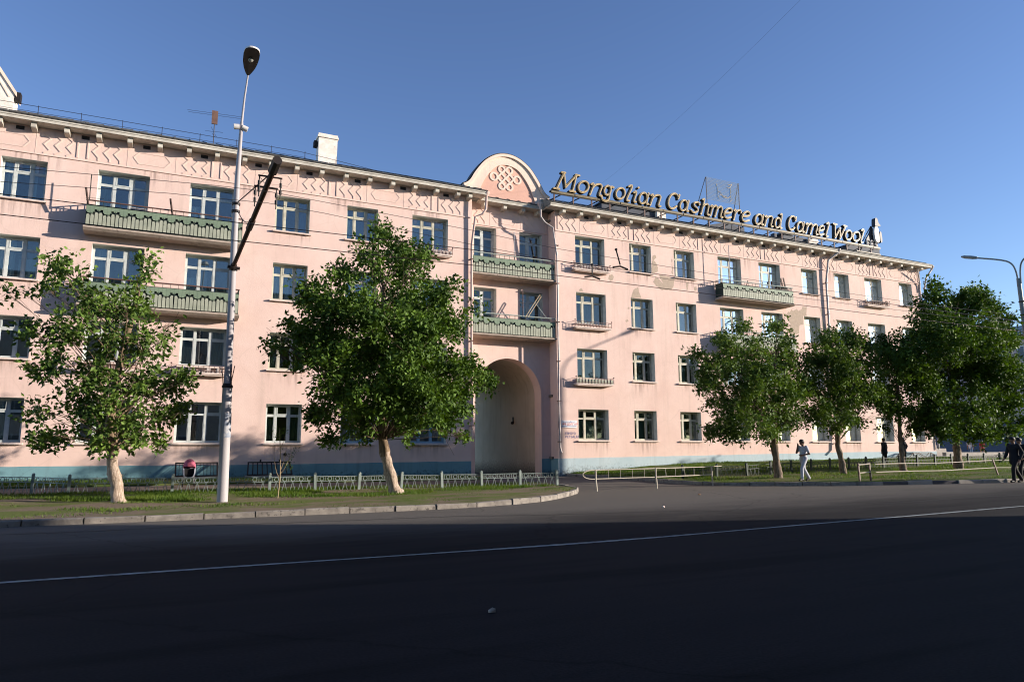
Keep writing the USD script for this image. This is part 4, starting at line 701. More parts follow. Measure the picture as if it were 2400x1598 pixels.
# ---------------------------------------------------------------- trees: (x, y, z, radius) of the foliage masses of each crown
TREES = {
 't1': [(-0.91, 22.91, 7.18, 0.32), (-0.94, 23.69, 7.37, 0.32), (-0.91, 22.44, 6.5, 0.51), (-0.94, 23.19, 6.67, 0.51), (-0.98, 24.17, 6.88, 0.51), (-2.84, 22.61, 6.6, 0.37), (-2.93, 23.3, 6.76, 0.37), (-3.0, 23.85, 6.88, 0.37), (-3.17, 22.8, 6.11, 0.55), (-3.28, 23.57, 6.26, 0.55), (-2.15, 22.25, 5.85, 0.75), (-2.25, 23.23, 6.04, 0.75), (-2.38, 24.63, 6.31, 0.75), (-1.09, 21.87, 5.51, 0.8), (-1.15, 23.18, 5.75, 0.8), (-1.23, 24.69, 6.03, 0.8), (-3.67, 23.31, 5.9, 0.34), (-4.05, 23.24, 5.88, 0.17), (-2.52, 21.84, 4.7, 0.85), (-2.69, 23.38, 4.93, 0.85), (-2.82, 24.47, 5.09, 0.85), (-1.49, 21.39, 4.48, 0.88), (-1.63, 23.33, 4.75, 0.88), (-1.72, 24.68, 4.93, 0.88), (-0.6, 21.51, 4.55, 0.75), (-0.65, 23.11, 4.78, 0.75), (-0.69, 24.59, 4.98, 0.75), (-0.07, 21.98, 4.77, 0.39), (-0.08, 23.12, 4.94, 0.39), (-0.08, 24.42, 5.13, 0.39), (0.05, 22.3, 5.2, 0.27), (0.05, 23.24, 5.35, 0.27), (0.05, 24.21, 5.51, 0.27), (-2.85, 22.04, 3.81, 0.58), (-3.02, 23.34, 3.94, 0.58), (-3.16, 24.47, 4.06, 0.58), (-1.77, 22.17, 3.53, 1.0), (-1.97, 24.69, 3.76, 1.0), (-0.64, 21.77, 3.54, 0.88), (-0.68, 23.09, 3.66, 0.88), (-0.73, 24.76, 3.81, 0.88), (0.15, 22.2, 3.49, 0.44), (0.16, 23.36, 3.59, 0.44), (0.16, 24.19, 3.66, 0.44), (0.47, 22.4, 3.64, 0.19), (0.49, 23.21, 3.72, 0.19), (0.51, 23.99, 3.79, 0.19), (-2.98, 22.34, 2.71, 0.44), (-3.11, 23.3, 2.76, 0.44), (-3.22, 24.1, 2.81, 0.44), (-1.99, 22.17, 2.5, 0.75), (-2.1, 23.39, 2.55, 0.75), (-2.22, 24.67, 2.61, 0.75), (-1.01, 22.27, 2.64, 0.88), (-1.11, 24.5, 2.75, 0.88), (-0.17, 21.99, 2.64, 0.56), (-0.18, 23.33, 2.7, 0.56), (-0.19, 24.42, 2.76, 0.56), (0.42, 22.47, 2.73, 0.32), (0.43, 23.27, 2.78, 0.32), (0.45, 23.88, 2.81, 0.32), (-2.95, 23.0, 1.89, 0.27), (-3.02, 23.52, 1.9, 0.27), (-2.45, 22.33, 2.0, 0.29), (-2.55, 23.27, 2.02, 0.29), (-2.65, 24.11, 2.03, 0.29), (-1.45, 22.18, 1.88, 0.39), (-1.52, 23.24, 1.9, 0.39), (-1.6, 24.42, 1.92, 0.39), (-0.65, 22.18, 1.94, 0.41), (-0.68, 23.35, 1.97, 0.41), (-0.71, 24.33, 1.99, 0.41), (-0.07, 22.58, 1.9, 0.19), (-0.07, 23.28, 1.91, 0.19), (-0.08, 23.97, 1.92, 0.19), (-3.37, 22.45, 4.85, 0.24), (-3.47, 23.16, 4.96, 0.24), (-3.63, 24.19, 5.11, 0.24)],
 't2': [(6.03, 22.54, 8.76, 0.47), (6.35, 23.73, 9.14, 0.47), (6.66, 24.89, 9.52, 0.47), (6.64, 22.34, 8.2, 0.65), (7.0, 23.55, 8.56, 0.65), (7.55, 25.4, 9.11, 0.65), (7.38, 22.35, 8.14, 0.47), (7.78, 23.57, 8.51, 0.47), (8.33, 25.23, 9.0, 0.47), (5.56, 21.72, 7.49, 0.87), (6.09, 23.79, 8.06, 0.87), (6.61, 25.8, 8.61, 0.87), (7.01, 22.3, 7.29, 1.02), (7.33, 23.33, 7.55, 1.02), (8.01, 25.51, 8.12, 1.02), (4.72, 22.13, 7.15, 0.58), (5.11, 23.95, 7.61, 0.58), (5.44, 25.5, 8.01, 0.58), (8.04, 21.84, 6.71, 0.8), (8.76, 23.79, 7.18, 0.8), (9.39, 25.5, 7.58, 0.8), (3.73, 22.28, 6.4, 0.65), (3.96, 23.63, 6.7, 0.65), (4.22, 25.22, 7.05, 0.65), (4.45, 21.88, 5.85, 1.05), (4.82, 23.72, 6.22, 1.05), (5.21, 25.62, 6.59, 1.05), (5.6, 21.2, 5.82, 1.24), (6.23, 23.6, 6.31, 1.24), (6.94, 26.26, 6.85, 1.24), (7.08, 21.55, 5.73, 1.28), (7.66, 23.33, 6.08, 1.28), (8.62, 26.26, 6.65, 1.28), (8.33, 21.99, 5.76, 0.87), (9.15, 24.15, 6.17, 0.87), (9.7, 25.6, 6.45, 0.87), (9.45, 22.48, 6.64, 0.29), (9.94, 23.65, 6.91, 0.29), (10.54, 25.06, 7.23, 0.29), (3.59, 22.69, 5.25, 0.76), (3.73, 23.6, 5.4, 0.76), (3.97, 25.12, 5.65, 0.76), (3.11, 22.8, 4.81, 0.49), (3.23, 23.65, 4.93, 0.49), (3.37, 24.72, 5.09, 0.49), (2.88, 23.72, 4.87, 0.22), (4.23, 21.86, 4.65, 1.16), (4.65, 24.03, 4.96, 1.16), (4.97, 25.68, 5.19, 1.16), (5.64, 21.75, 4.58, 1.31), (6.13, 23.62, 4.84, 1.31), (6.77, 26.1, 5.19, 1.31), (6.9, 20.93, 4.28, 1.31), (7.68, 23.31, 4.6, 1.31), (8.61, 26.15, 4.97, 1.31), (8.43, 21.82, 4.32, 0.8), (9.21, 23.84, 4.58, 0.8), (9.91, 25.65, 4.81, 0.8), (9.68, 22.62, 4.14, 0.44), (10.19, 23.82, 4.28, 0.44), (10.73, 25.09, 4.43, 0.44), (10.27, 22.96, 4.05, 0.2), (10.6, 23.71, 4.13, 0.2), (10.94, 24.48, 4.22, 0.2), (4.72, 21.61, 3.54, 1.05), (5.13, 23.47, 3.72, 1.05), (5.6, 25.62, 3.92, 1.05), (6.02, 21.55, 3.39, 1.16), (6.65, 23.81, 3.58, 1.16), (7.21, 25.81, 3.76, 1.16), (7.29, 21.24, 3.27, 1.19), (8.14, 23.72, 3.47, 1.19), (8.85, 25.78, 3.64, 1.19), (8.67, 22.25, 3.53, 0.65), (9.29, 23.83, 3.67, 0.65), (9.87, 25.3, 3.8, 0.65), (4.26, 22.03, 2.85, 0.55), (4.64, 23.99, 2.97, 0.55), (4.93, 25.46, 3.06, 0.55), (4.06, 22.46, 2.69, 0.26), (4.31, 23.87, 2.76, 0.26), (4.53, 25.08, 2.83, 0.26), (5.47, 21.91, 2.55, 0.84), (5.95, 23.83, 2.64, 0.84), (6.43, 25.75, 2.73, 0.84), (6.84, 21.94, 2.5, 0.76), (7.41, 23.77, 2.58, 0.76), (8.0, 25.66, 2.67, 0.76), (8.11, 21.91, 2.66, 0.64), (8.78, 23.72, 2.75, 0.64), (9.34, 25.24, 2.83, 0.64), (8.96, 22.39, 2.95, 0.35), (9.49, 23.7, 3.03, 0.35), (10.07, 25.15, 3.12, 0.35), (4.63, 22.43, 2.0, 0.26), (4.9, 23.76, 2.02, 0.26), (5.18, 25.12, 2.05, 0.26), (9.14, 22.81, 2.14, 0.17), (9.5, 23.72, 2.16, 0.17), (9.88, 24.67, 2.19, 0.17), (2.9, 23.22, 5.22, 0.2), (2.96, 23.76, 5.3, 0.2), (3.02, 24.24, 5.38, 0.2)],
 't3': [(23.94, 22.87, 6.96, 0.48), (24.43, 23.35, 7.08, 0.48), (21.44, 22.38, 6.61, 0.52), (22.09, 23.06, 6.77, 0.52), (22.93, 23.94, 6.97, 0.52), (21.66, 21.94, 5.93, 0.74), (22.77, 23.06, 6.16, 0.74), (24.07, 24.38, 6.43, 0.74), (23.5, 22.33, 6.01, 0.78), (24.92, 23.68, 6.28, 0.78), (20.2, 22.07, 5.95, 0.48), (21.32, 23.29, 6.19, 0.48), (22.1, 24.15, 6.37, 0.48), (19.39, 22.81, 5.48, 0.37), (19.9, 23.4, 5.58, 0.37), (19.25, 22.06, 5.03, 0.44), (20.36, 23.33, 5.24, 0.44), (20.89, 23.93, 5.33, 0.44), (20.73, 22.23, 5.13, 1.0), (22.67, 24.3, 5.46, 1.0), (21.87, 21.76, 4.95, 1.04), (24.41, 24.28, 5.35, 1.04), (24.35, 22.61, 5.35, 0.67), (25.76, 23.91, 5.57, 0.67), (19.3, 22.16, 4.37, 0.63), (20.28, 23.28, 4.51, 0.63), (21.08, 24.2, 4.63, 0.63), (19.07, 22.41, 4.04, 0.3), (19.69, 23.14, 4.12, 0.3), (20.38, 23.95, 4.21, 0.3), (20.93, 21.79, 4.05, 1.11), (23.5, 24.47, 4.37, 1.11), (23.07, 22.09, 3.97, 1.11), (24.87, 23.81, 4.17, 1.11), (20.0, 22.27, 3.55, 0.78), (21.91, 24.39, 3.74, 0.78), (25.09, 22.81, 4.19, 0.48), (25.91, 23.54, 4.28, 0.48), (20.37, 22.51, 2.55, 0.74), (21.57, 23.83, 2.61, 0.74), (19.86, 22.74, 2.38, 0.33), (20.57, 23.55, 2.41, 0.33), (21.14, 21.64, 2.86, 1.04), (23.61, 24.17, 3.02, 1.04), (23.75, 22.36, 2.94, 0.85), (25.08, 23.61, 3.02, 0.85), (25.5, 23.03, 2.66, 0.37), (22.2, 22.06, 2.29, 0.52), (23.18, 23.04, 2.33, 0.52), (24.3, 24.16, 2.36, 0.52), (20.89, 22.36, 2.2, 0.41), (21.62, 23.15, 2.23, 0.41), (22.59, 24.19, 2.26, 0.41)],
 't4': [(26.98, 22.98, 6.61, 0.51), (27.76, 23.65, 6.75, 0.51), (27.82, 22.97, 6.86, 0.4), (29.03, 23.96, 7.09, 0.4), (28.51, 22.75, 6.57, 0.59), (30.22, 24.11, 6.88, 0.59), (29.48, 22.74, 6.33, 0.47), (30.26, 23.35, 6.46, 0.47), (31.16, 24.04, 6.6, 0.47), (26.09, 22.87, 5.66, 0.67), (27.32, 23.95, 5.86, 0.67), (27.25, 22.49, 5.48, 1.07), (29.73, 24.54, 5.85, 1.07), (29.67, 22.98, 5.36, 0.83), (31.16, 24.14, 5.55, 0.83), (25.88, 23.03, 4.42, 0.75), (27.12, 24.13, 4.56, 0.75), (27.39, 22.72, 4.35, 1.07), (29.65, 24.59, 4.59, 1.07), (29.23, 22.63, 4.21, 0.83), (31.4, 24.31, 4.41, 0.83), (30.87, 23.18, 5.13, 0.59), (32.07, 24.08, 5.27, 0.59), (31.57, 23.37, 4.55, 0.47), (25.94, 23.5, 5.15, 0.44), (31.36, 23.31, 5.99, 0.44), (31.93, 23.73, 6.08, 0.44), (26.22, 22.84, 3.28, 0.75), (27.78, 24.2, 3.39, 0.75), (27.71, 22.52, 3.2, 0.83), (29.81, 24.22, 3.33, 0.83), (30.04, 23.13, 3.18, 0.44), (30.68, 23.63, 3.21, 0.44), (26.17, 23.54, 2.94, 0.36), (27.42, 23.12, 2.65, 0.4), (28.09, 23.69, 2.68, 0.4)],
 't5': [(31.31, 23.19, 6.81, 0.53), (30.7, 23.06, 5.72, 0.58), (29.67, 22.55, 4.02, 0.53), (30.77, 23.38, 4.12, 0.53), (33.81, 22.83, 4.69, 0.74), (34.89, 23.56, 4.79, 0.74), (33.26, 23.14, 6.72, 0.62), (33.36, 23.13, 3.03, 0.62), (32.41, 23.18, 7.09, 0.53), (31.55, 23.08, 6.19, 0.74), (32.31, 22.81, 5.46, 0.9), (33.57, 23.7, 5.62, 0.9), (30.66, 22.57, 4.66, 0.74), (32.34, 23.81, 4.83, 0.74), (32.08, 22.32, 4.28, 0.9), (33.86, 23.56, 4.43, 0.9), (31.36, 22.85, 3.69, 0.86), (32.6, 23.75, 3.78, 0.86), (33.67, 23.07, 3.55, 0.82), (30.49, 22.91, 3.27, 0.41), (31.03, 23.32, 3.3, 0.41), (33.04, 23.15, 2.71, 0.53), (34.16, 23.05, 2.72, 0.49), (30.72, 23.14, 2.69, 0.25)],
 't6': [(30.99, 21.81, 5.99, 0.88), (31.72, 22.36, 4.68, 0.79), (33.01, 22.02, 3.08, 0.88), (39.68, 21.85, 4.93, 0.74), (37.74, 21.54, 7.2, 0.79), (39.6, 22.6, 7.48, 0.79), (33.66, 22.13, 9.53, 0.39), (33.52, 21.97, 9.1, 0.57), (33.42, 22.21, 8.29, 0.96), (35.62, 22.32, 8.6, 0.83), (35.68, 22.36, 8.61, 0.83), (35.55, 21.73, 9.24, 0.22), (36.16, 22.1, 9.37, 0.22), (36.85, 22.53, 9.52, 0.22), (36.02, 21.38, 8.78, 0.79), (37.63, 22.34, 9.1, 0.79), (36.55, 21.86, 9.36, 0.44), (37.49, 22.42, 9.56, 0.44), (38.11, 21.94, 8.4, 0.79), (39.01, 22.46, 8.56, 0.79), (39.1, 21.79, 8.27, 0.31), (40.65, 22.66, 8.54, 0.31), (31.98, 21.98, 7.09, 0.83), (33.03, 21.24, 6.85, 1.36), (35.34, 22.72, 7.22, 1.36), (35.99, 21.46, 6.86, 1.36), (38.63, 23.03, 7.25, 1.36), (38.9, 21.69, 7.19, 0.48), (40.32, 22.48, 7.4, 0.48), (32.37, 22.17, 5.7, 0.96), (36.28, 23.06, 5.56, 1.58), (37.14, 21.88, 5.48, 1.36), (37.17, 21.9, 5.48, 1.36), (39.08, 21.69, 5.77, 0.7), (40.32, 22.38, 5.9, 0.7), (32.92, 22.28, 4.1, 1.14), (35.1, 22.06, 3.73, 1.58), (38.79, 22.62, 3.86, 1.14), (40.16, 22.27, 4.2, 0.7), (33.83, 22.3, 2.59, 0.88), (36.08, 22.16, 2.61, 0.92), (38.07, 22.11, 2.63, 0.74), (39.85, 22.16, 2.98, 0.57)],
 't7': [(49.42, 22.53, 4.45, 0.52), (50.1, 22.91, 4.01, 0.85), (50.34, 22.07, 3.59, 0.81), (48.66, 23.25, 3.84, 0.52), (49.31, 23.73, 4.55, 0.74), (50.82, 21.99, 4.38, 0.51), (48.68, 23.32, 4.57, 0.57), (49.78, 22.82, 3.97, 0.74), (50.57, 23.58, 3.77, 0.78), (50.01, 23.31, 3.91, 0.83), (51.1, 22.22, 5.32, 0.64), (49.2, 24.41, 5.06, 0.74), (50.99, 24.09, 4.0, 0.54), (48.41, 23.9, 4.53, 0.57), (49.17, 24.36, 5.08, 0.71), (48.95, 22.52, 3.72, 0.55), (49.08, 22.44, 4.94, 0.67), (50.36, 22.75, 4.44, 0.65), (49.96, 24.19, 4.24, 0.85), (49.46, 22.55, 5.2, 0.53), (48.86, 22.64, 4.82, 0.59), (51.39, 23.58, 3.62, 0.6), (49.26, 23.87, 4.61, 0.62), (49.08, 23.34, 5.44, 0.73), (51.07, 22.75, 4.72, 0.71), (48.49, 23.28, 5.14, 0.5)]}

def leaves(blobs, dens, ln, r, clump=.26, thin=.455, cut=.20):
    """Leaf-sized diamonds in twig clumps spread through the foliage masses."""
    P = []
    for x, y, z, R in blobs:
        R = R-min(cut, .25*R); n = max(5, int(52*R*R*dens)); d = r.normal(size=(n, 3)); d /= np.linalg.norm(d, axis=1, keepdims=True)
        c = np.array([x, y, z])+d*R*(r.uniform(0, 1, (n, 1))**.45)*np.array([1, 1, .92])
        keep = meshkit.fbm(c*.95+7, 3, 3) > thin
        for q, u in zip(c[keep], d[keep]):
            m = r.integers(22, 38); ax = u+r.normal(0, .5, 3)+[0, 0, .25]; ax /= np.linalg.norm(ax); s = r.uniform(-.32, .32, (m, 1))
            P.append(np.hstack([q+ax*s+r.normal(0, clump*.36, (m, 3)), np.repeat(ax[None], m, 0)]))
    P = np.vstack(P); n = len(P); a = P[:, 3:]*.55+r.normal(0, .6, (n, 3))+[0, 0, -.25]; a /= np.linalg.norm(a, axis=1, keepdims=True)
    b = np.cross(a, r.normal(size=(n, 3))+[0, 0, .6]); b /= np.linalg.norm(b, axis=1, keepdims=True)+1e-9; nn = np.cross(a, b)
    L = ln*r.uniform(.5, 1.4, (n, 1)); W = L*.27; p = P[:, :3]
    v = np.stack([p, p+a*L*.45+b*W+nn*L*.05, p+a*L, p+a*L*.45-b*W+nn*L*.05], 1).reshape(-1, 3); k = np.arange(n)[:, None]*4
    return v, np.vstack([k+[0, 1, 2], k+[0, 2, 3]])
def tree(name, label, key, trunk, r0, dens, ln, mat, seed, white=1.35, thin=.455, cut=.20):
    r = np.random.default_rng(seed); blobs = TREES[key]; tr = np.array(trunk, float); t = thing(name, label, 'tree', trunk[0])
    z0 = tr[0, 2]; pts = chaikin(tr, 2); top = max(b[2] for b in blobs)
    rad = lambda z: r0*(1.0+.30*math.exp(-(z-z0)*4.5))*max(.16, 1-.78*(z-z0)/(top-z0))
    def knob(q):
        m = MB(); m.tube(q, [rad(p[2])*(1+.06*math.sin(p[2]*9)) for p in q], 14); v = m.V[0]; e = meshkit.fbm(v*[9, 9, 4], 4, seed)-.5; m.V[0] = v+(v-np.repeat(q, 14, 0))*e[:, None]*.95; return m
    fine = np.stack([np.interp(np.linspace(0, 1, 40), np.linspace(0, 1, len(pts)), pts[:, k]) for k in range(3)], 1)
    fine[0, 2] -= .15; k = int(np.searchsorted(fine[:, 2], z0+white)); k = max(4, min(k, 36))
    obj('trunk', knob(fine[k-1:]), 'bark', t, smooth=50); obj('whitewashed_base', knob(fine[:k+1]), 'whitewash' if key in ('t1', 't2') else 'whitewash_shaded', t, smooth=50)
    br = MB(); head = fine[-1]
    for x, y, z, R in blobs:
        c = np.array([x, y, z]); i = int(np.clip(np.searchsorted(fine[:, 2], z-1.1*np.hypot(x-head[0], y-head[1])*.75-.3), 20, 39)); s = fine[i]; mid = s*.5+c*.5+[0, 0, .15*np.linalg.norm(c-s)*(.5 if c[2] > s[2] else -.2)]+r.normal(0, .12, 3)
        w = min(.032, .010+.010*R)*(r0/.2); q = chaikin([s, mid, c], 2); br.tube(q, np.linspace(w*1.7, w*.35, len(q)), 6)
        for _ in range(3):
            e = c+r.normal(0, R*.5, 3); br.tube([c*.6+mid*.4, (c+e)/2+r.normal(0, .05, 3), e], [w*.5, w*.35, .006], 5)
    obj('branches', br, 'bark' if key == 't1' else 'twig', t, smooth=50)
    obj('crown', leaves(blobs, dens, ln, r, .26, thin, cut), mat, t)
    return t
tree('street_tree', 'sparse young tree with bent whitewashed trunk left of the lamp pole', 't1', [(-1.03, 23.25, .2), (-1.08, 23.25, .7), (-1.27, 23.25, 1.35), (-1.22, 23.25, 1.7), (-1.40, 23.25, 2.3), (-1.3, 23.3, 4.0), (-.9, 23.3, 6.2)], .165, .60, .15, 'leaf_pale', 21, thin=.455, cut=.14)
tree('street_tree', 'tall dense tree with leaning trunk in front of the left wing beside the arch', 't2', [(7.12, 23.74, .2), (6.95, 23.74, .75), (6.72, 23.74, 1.45), (6.56, 23.74, 2.4), (6.6, 23.7, 4.5), (6.5, 23.7, 7.2)], .19, 1.35, .15, 'leaf', 22, thin=.455, cut=.24)
tree('street_tree', 'broad bushy tree just left of the walking man in white', 't3', [(23.72, 23.15, .42), (23.68, 23.15, 1.1), (23.58, 23.15, 2.2), (23.7, 23.1, 4.0), (23.9, 23.1, 5.6)], .16, 1.5, .14, 'leaf_pale', 23, thin=.43, cut=.14)
tree('street_tree', 'slender forked tree just right of the walking man in white', 't4', [(28.06, 23.44, .52), (27.98, 23.44, 1.2), (27.75, 23.44, 1.9), (28.0, 23.44, 2.6), (28.1, 23.4, 5.4)], .13, 1.7, .14, 'leaf_pale', 24, thin=.40, cut=.08)
tree('street_tree', 'small dark tree in front of the man in the red shirt', 't5', [(31.72, 23.12, .56), (31.70, 23.12, 1.3), (31.68, 23.12, 2.3), (31.8, 23.1, 4.8)], .125, 1.7, .14, 'leaf', 25, thin=.38, cut=.05)
tree('street_tree', 'largest and tallest tree at the right end, reaching over the roof corner', 't6', [(36.34, 23.42, .64), (36.3, 23.42, 1.6), (36.33, 23.42, 2.8), (36.5, 23.4, 5), (36.6, 23.4, 8.4)], .19, 1.5, .16, 'leaf', 26, thin=.36, cut=.06)
tree('street_tree', 'bushy tree just outside the picture on the right', 't7', [(50.0, 23.3, 1.0), (50.0, 23.3, 2.0), (50.1, 23.3, 3.0), (50, 23.3, 5.5)], .17, .8, .16, 'leaf', 27)
sp = thing('sapling', 'thin bare sapling in the grass right of the lamp pole', 'sapling', (3.27, 23.4, .2)); sb = MB().tube(chaikin([(3.27, 23.4, .1), (3.33, 23.4, .9), (3.30, 23.4, 1.6), (3.24, 23.4, 2.35)], 1), [.022, .019, .017, .015, .012, .008], 6)
for q in ([(3.33, 23.4, .95), (3.45, 23.38, 1.1), (3.62, 23.4, 1.5)], [(3.31, 23.4, 1.0), (3.42, 23.42, 1.3), (3.46, 23.4, 1.65)], [(3.32, 23.4, .8), (3.2, 23.4, 1.0), (3.12, 23.4, 1.45)], [(3.28, 23.4, 1.7), (3.38, 23.4, 1.9), (3.42, 23.4, 2.1)]): sb.tube(chaikin(q, 1), [.011, .009, .007, .005], 5)
obj('stem', sb, 'sapling', sp); obj('leaves', leaves([(3.6, 23.4, 1.45, .10), (3.24, 23.4, 2.2, .10)], .3, .05, np.random.default_rng(4), .12, .0), 'leaf_pale', sp)

# ---------------------------------------------------------------- lamps, wires
lp = thing('street_lamp', 'tall white tapered lamp pole with dark luminaire and wooden bracket for the trolley wires', 'street lamp', (1.63, 22.5, .2))
obj('sleeve', MB().tube([(1.635, 22.5, .1), (1.60, 22.5, 3.5)], [.152, .135], 20), 'pole_paint', lp, smooth=40)
obj('pole', MB().tube([(1.60, 22.5, 3.45), (1.585, 22.5, 5.5), (1.56, 22.5, 7.9), (1.55, 22.5, 9.9), (1.58, 22.5, 11.7)], [.108, .102, .094, .078, .046], 16).tube([(1.58, 22.5, 11.65), (1.62, 22.5, 12.5), (1.68, 22.45, 13.25)], [.04, .032, .026], 10), 'pole_paint', lp, smooth=40)
obj('collar', MB().lathe([(.0, 0), (.15, 0), (.155, .05), (.11, .12), (.0, .12)], (1.60, 22.5, 3.46), 18).lathe([(0, 0), (.125, 0), (.125, .06), (0, .06)], (1.575, 22.5, 6.98), 16).lathe([(0, 0), (.12, 0), (.12, .07), (0, .07)], (1.555, 22.5, 9.02), 16).lathe([(0, 0), (.12, 0), (.12, .07), (0, .07)], (1.555, 22.5, 8.78), 16), 'iron_dark', lp)
hk = MB()
for a, b in (((1.48, 22.45, 3.5), (1.42, 22.4, 4.05)), ((1.68, 22.42, 3.55), (1.76, 22.35, 4.1)), ((1.70, 22.4, 3.55), (1.66, 22.32, 4.05))): hk.tube([a, b], .014, 5)
obj('hook', hk, 'rail_rust', lp)
v, f = MB().tube([(1.618, 22.5, 2.02), (1.612, 22.5, 2.72)], [.147, .1435], 24, False).arrays(); keep = (v[f].mean(1)[:, 0] > 1.56) & (v[f].mean(1)[:, 1] < 22.52); obj('pole_patch', (v, f[keep]), 'patch_grey', lp)  # mottled blue-grey patch around the front of the pole sleeve
plan = chaikin([(0, 0), (.07, .1), (.19, .5), (.235, .95), (.22, 1.28), (.12, 1.40), (0, 1.42)], 2); plan = np.vstack([plan, [(-a, b) for a, b in plan[::-1][1:-1]]])
tilt = lambda p: np.array([1.68+p[0], 22.5-p[1]*math.cos(.14), 13.26+p[1]*math.sin(.14)+p[2]])
n = len(plan); rows = [(1, 0), (1, .05), (.8, .15), (.35, .21)]
V = [tilt((a*k, .72+(b-.72)*(k if k < 1 else 1), h)) for k, h in rows for a, b in plan]; V.append(tilt((0, .72, .22))); V.append(tilt((0, .72, 0)))
F = [[i*n+j, i*n+(j+1) % n, (i+1)*n+(j+1) % n, (i+1)*n+j] for i in range(3) for j in range(n)]; m = MB().add(V, F); m.add(V, [[3*n+j, 3*n+(j+1) % n, 4*n] for j in range(n)])
obj('luminaire', m, 'lamp_pale', lp, smooth=40)
obj('underside', (np.array([tilt((a*.985, .72+(b-.72)*.985, -.004)) for a, b in plan]+[tilt((0, .72, -.012))]), [[(j+1) % n, j, n] for j in range(n)]), 'lamp_dark', lp)
obj('bulb_glass', MB().lathe([(.0, -.07), (.05, -.06), (.075, -.02), (.08, .02)], tilt((0, .85, -.01)), 16), 'lamp_glass', lp, smooth=True)
obj('insulator', MB().tube([(1.36, 22.46, 11.5), (1.52, 22.46, 11.52)], .085, 10).tube([(1.6, 22.46, 11.52), (1.76, 22.46, 11.47)], .085, 10), 'lamp_pale', lp, smooth=40)
A0, A1 = np.array([1.56, 22.3, 7.05]), np.array([2.0, 16.9, 8.32]); ar = lambda t: A0+(A1-A0)*t
arm = obj('bracket_arm', MB().tube([ar(0), ar(.98)], [.06, .072], 10), 'dark_wood', lp, smooth=40)
fit = MB().tube([ar(.93), ar(1.02)], .115, 8).tube([ar(.42), ar(.5)], .088, 8).tube([ar(-.02), ar(.02)], .09, 8).tube([(1.75, 22.35, 7.02), (1.4, 22.35, 7.05)], .05, 6)
fit.tube([(1.56, 22.4, 9.05), ar(.9)+[0, 0, .06]], .018, 5).tube(chaikin([(1.6, 22.4, 8.8), (1.7, 21.2, 8.1), ar(.46)+[0, 0, .08]], 2), .014, 5); obj('fittings', fit, 'iron_dark', arm)
for t in (.80, .885):
    c = ar(t)+[0, 0, -.02]; iv = MB().tube([c+[-.28, 0, .03], c+[.28, 0, .03]], .022, 6)
    for sx in (-.25, .25): iv.tube([c+[sx, 0, .03], c+[sx, 0, -.5]], .014, 5).tube([c+[sx, 0, -.1], c+[sx, 0, -.2]], .035, 6).tube([c+[sx, 0, -.28], c+[sx, 0, -.38]], .035, 6)
    obj('insulator', iv, 'iron_dark', arm)
rl = thing('street_lamp', 'grey double-armed street lamp rising above the trees at the right edge', 'street lamp', (42.3, 22.8, .7))
obj('pole', MB().tube([(42.3, 22.8, .5), (42.3, 22.8, 5.5)], [.15, .13], 14).tube([(42.3, 22.8, 5.45), (42.3, 22.85, 11.0)], [.125, .105], 14), 'pole_grey', rl, smooth=40)
obj('band', MB().lathe([(0, 0), (.16, 0), (.16, .08), (0, .08)], (42.3, 22.8, 5.45), 14).lathe([(0, 0), (.15, 0), (.15, .06), (0, .06)], (42.3, 22.83, 8.9), 14).lathe([(0, 0), (.15, 0), (.15, .06), (0, .06)], (42.3, 22.83, 9.65), 14).tube([(42.1, 22.7, 9.68), (42.9, 22.4, 9.66)], .03, 6).tube([(42.1, 22.7, 8.93), (42.9, 22.4, 8.91)], .03, 6), 'iron_dark', rl)
for sy in (1, -1):
    obj('arm', MB().tube(chaikin([(42.3, 22.82+sy*.07, 10.7), (42.3, 22.82+sy*.09, 11.4), (42.3, 22.85+sy*.25, 11.95), (42.3, 22.85+sy*.75, 12.25), (42.3, 22.85+sy*2.1, 12.70)], 3), .045, 8), 'pole_grey', rl, smooth=40)
    h = MB(); y0 = 22.85+sy*2.05
    prof = [(0, .06, .05), (.12, .12, .09), (.35, .16, .11), (.75, .15, .10), (.92, .10, .06)]; q = []
    for d, w, hh in prof: q += [[42.3+w*math.cos(a), y0+sy*d, 12.70+.31*d+hh*math.sin(a)] for a in np.arange(10)*math.pi/5]
    h.add(q, [[i*10+j, i*10+(j+1) % 10, (i+1)*10+(j+1) % 10, (i+1)*10+j] for i in range(4) for j in range(10)]); h.add(q[:10], [[0, i, i+1] for i in range(1, 9)]); h.add(q[40:], [[0, i, i+1] for i in range(1, 9)])
    obj('luminaire', h, 'pole_grey', rl, smooth=50)
def wire(label, pts, Y, r=.008, mat='wire', name='overhead_wire', cat='wire'):
    k = Y/17.0; p = [(x*k, Y, 1.52+(z-1.52)*k) for x, z in pts]; obj(name, MB().tube(p, r, 5), mat, label=label, category=cat)
wire('lowest trolley wire crossing the whole street front', [(-40, 6.34), (-12, 6.30), (.74, 6.34), (7.0, 6.42), (15.5, 6.38), (24.3, 6.34), (29.3, 6.34), (38, 6.34), (70, 6.34)], 16.0, .010, 'contact_wire')
wire('second lowest trolley wire, just above the lowest one', [(-40, 6.74), (-12, 6.72), (.71, 6.77), (7.0, 6.84), (9.6, 6.83), (15.5, 6.8), (24, 6.79), (30, 6.76), (38, 6.76), (70, 6.76)], 16.0, .010, 'contact_wire')
wire('sagging wire held by the outer insulators of the wooden bracket', [(-40, 6.2), (-12, 6.75), (-3.3, 7.33), (-1.6, 7.44), (.67, 7.58), (1.9, 7.62), (3.16, 7.56), (7.02, 7.37), (9.59, 7.18), (15.5, 7.03), (26, 6.95), (38, 7.05), (70, 7.3)], 17.5, .007)
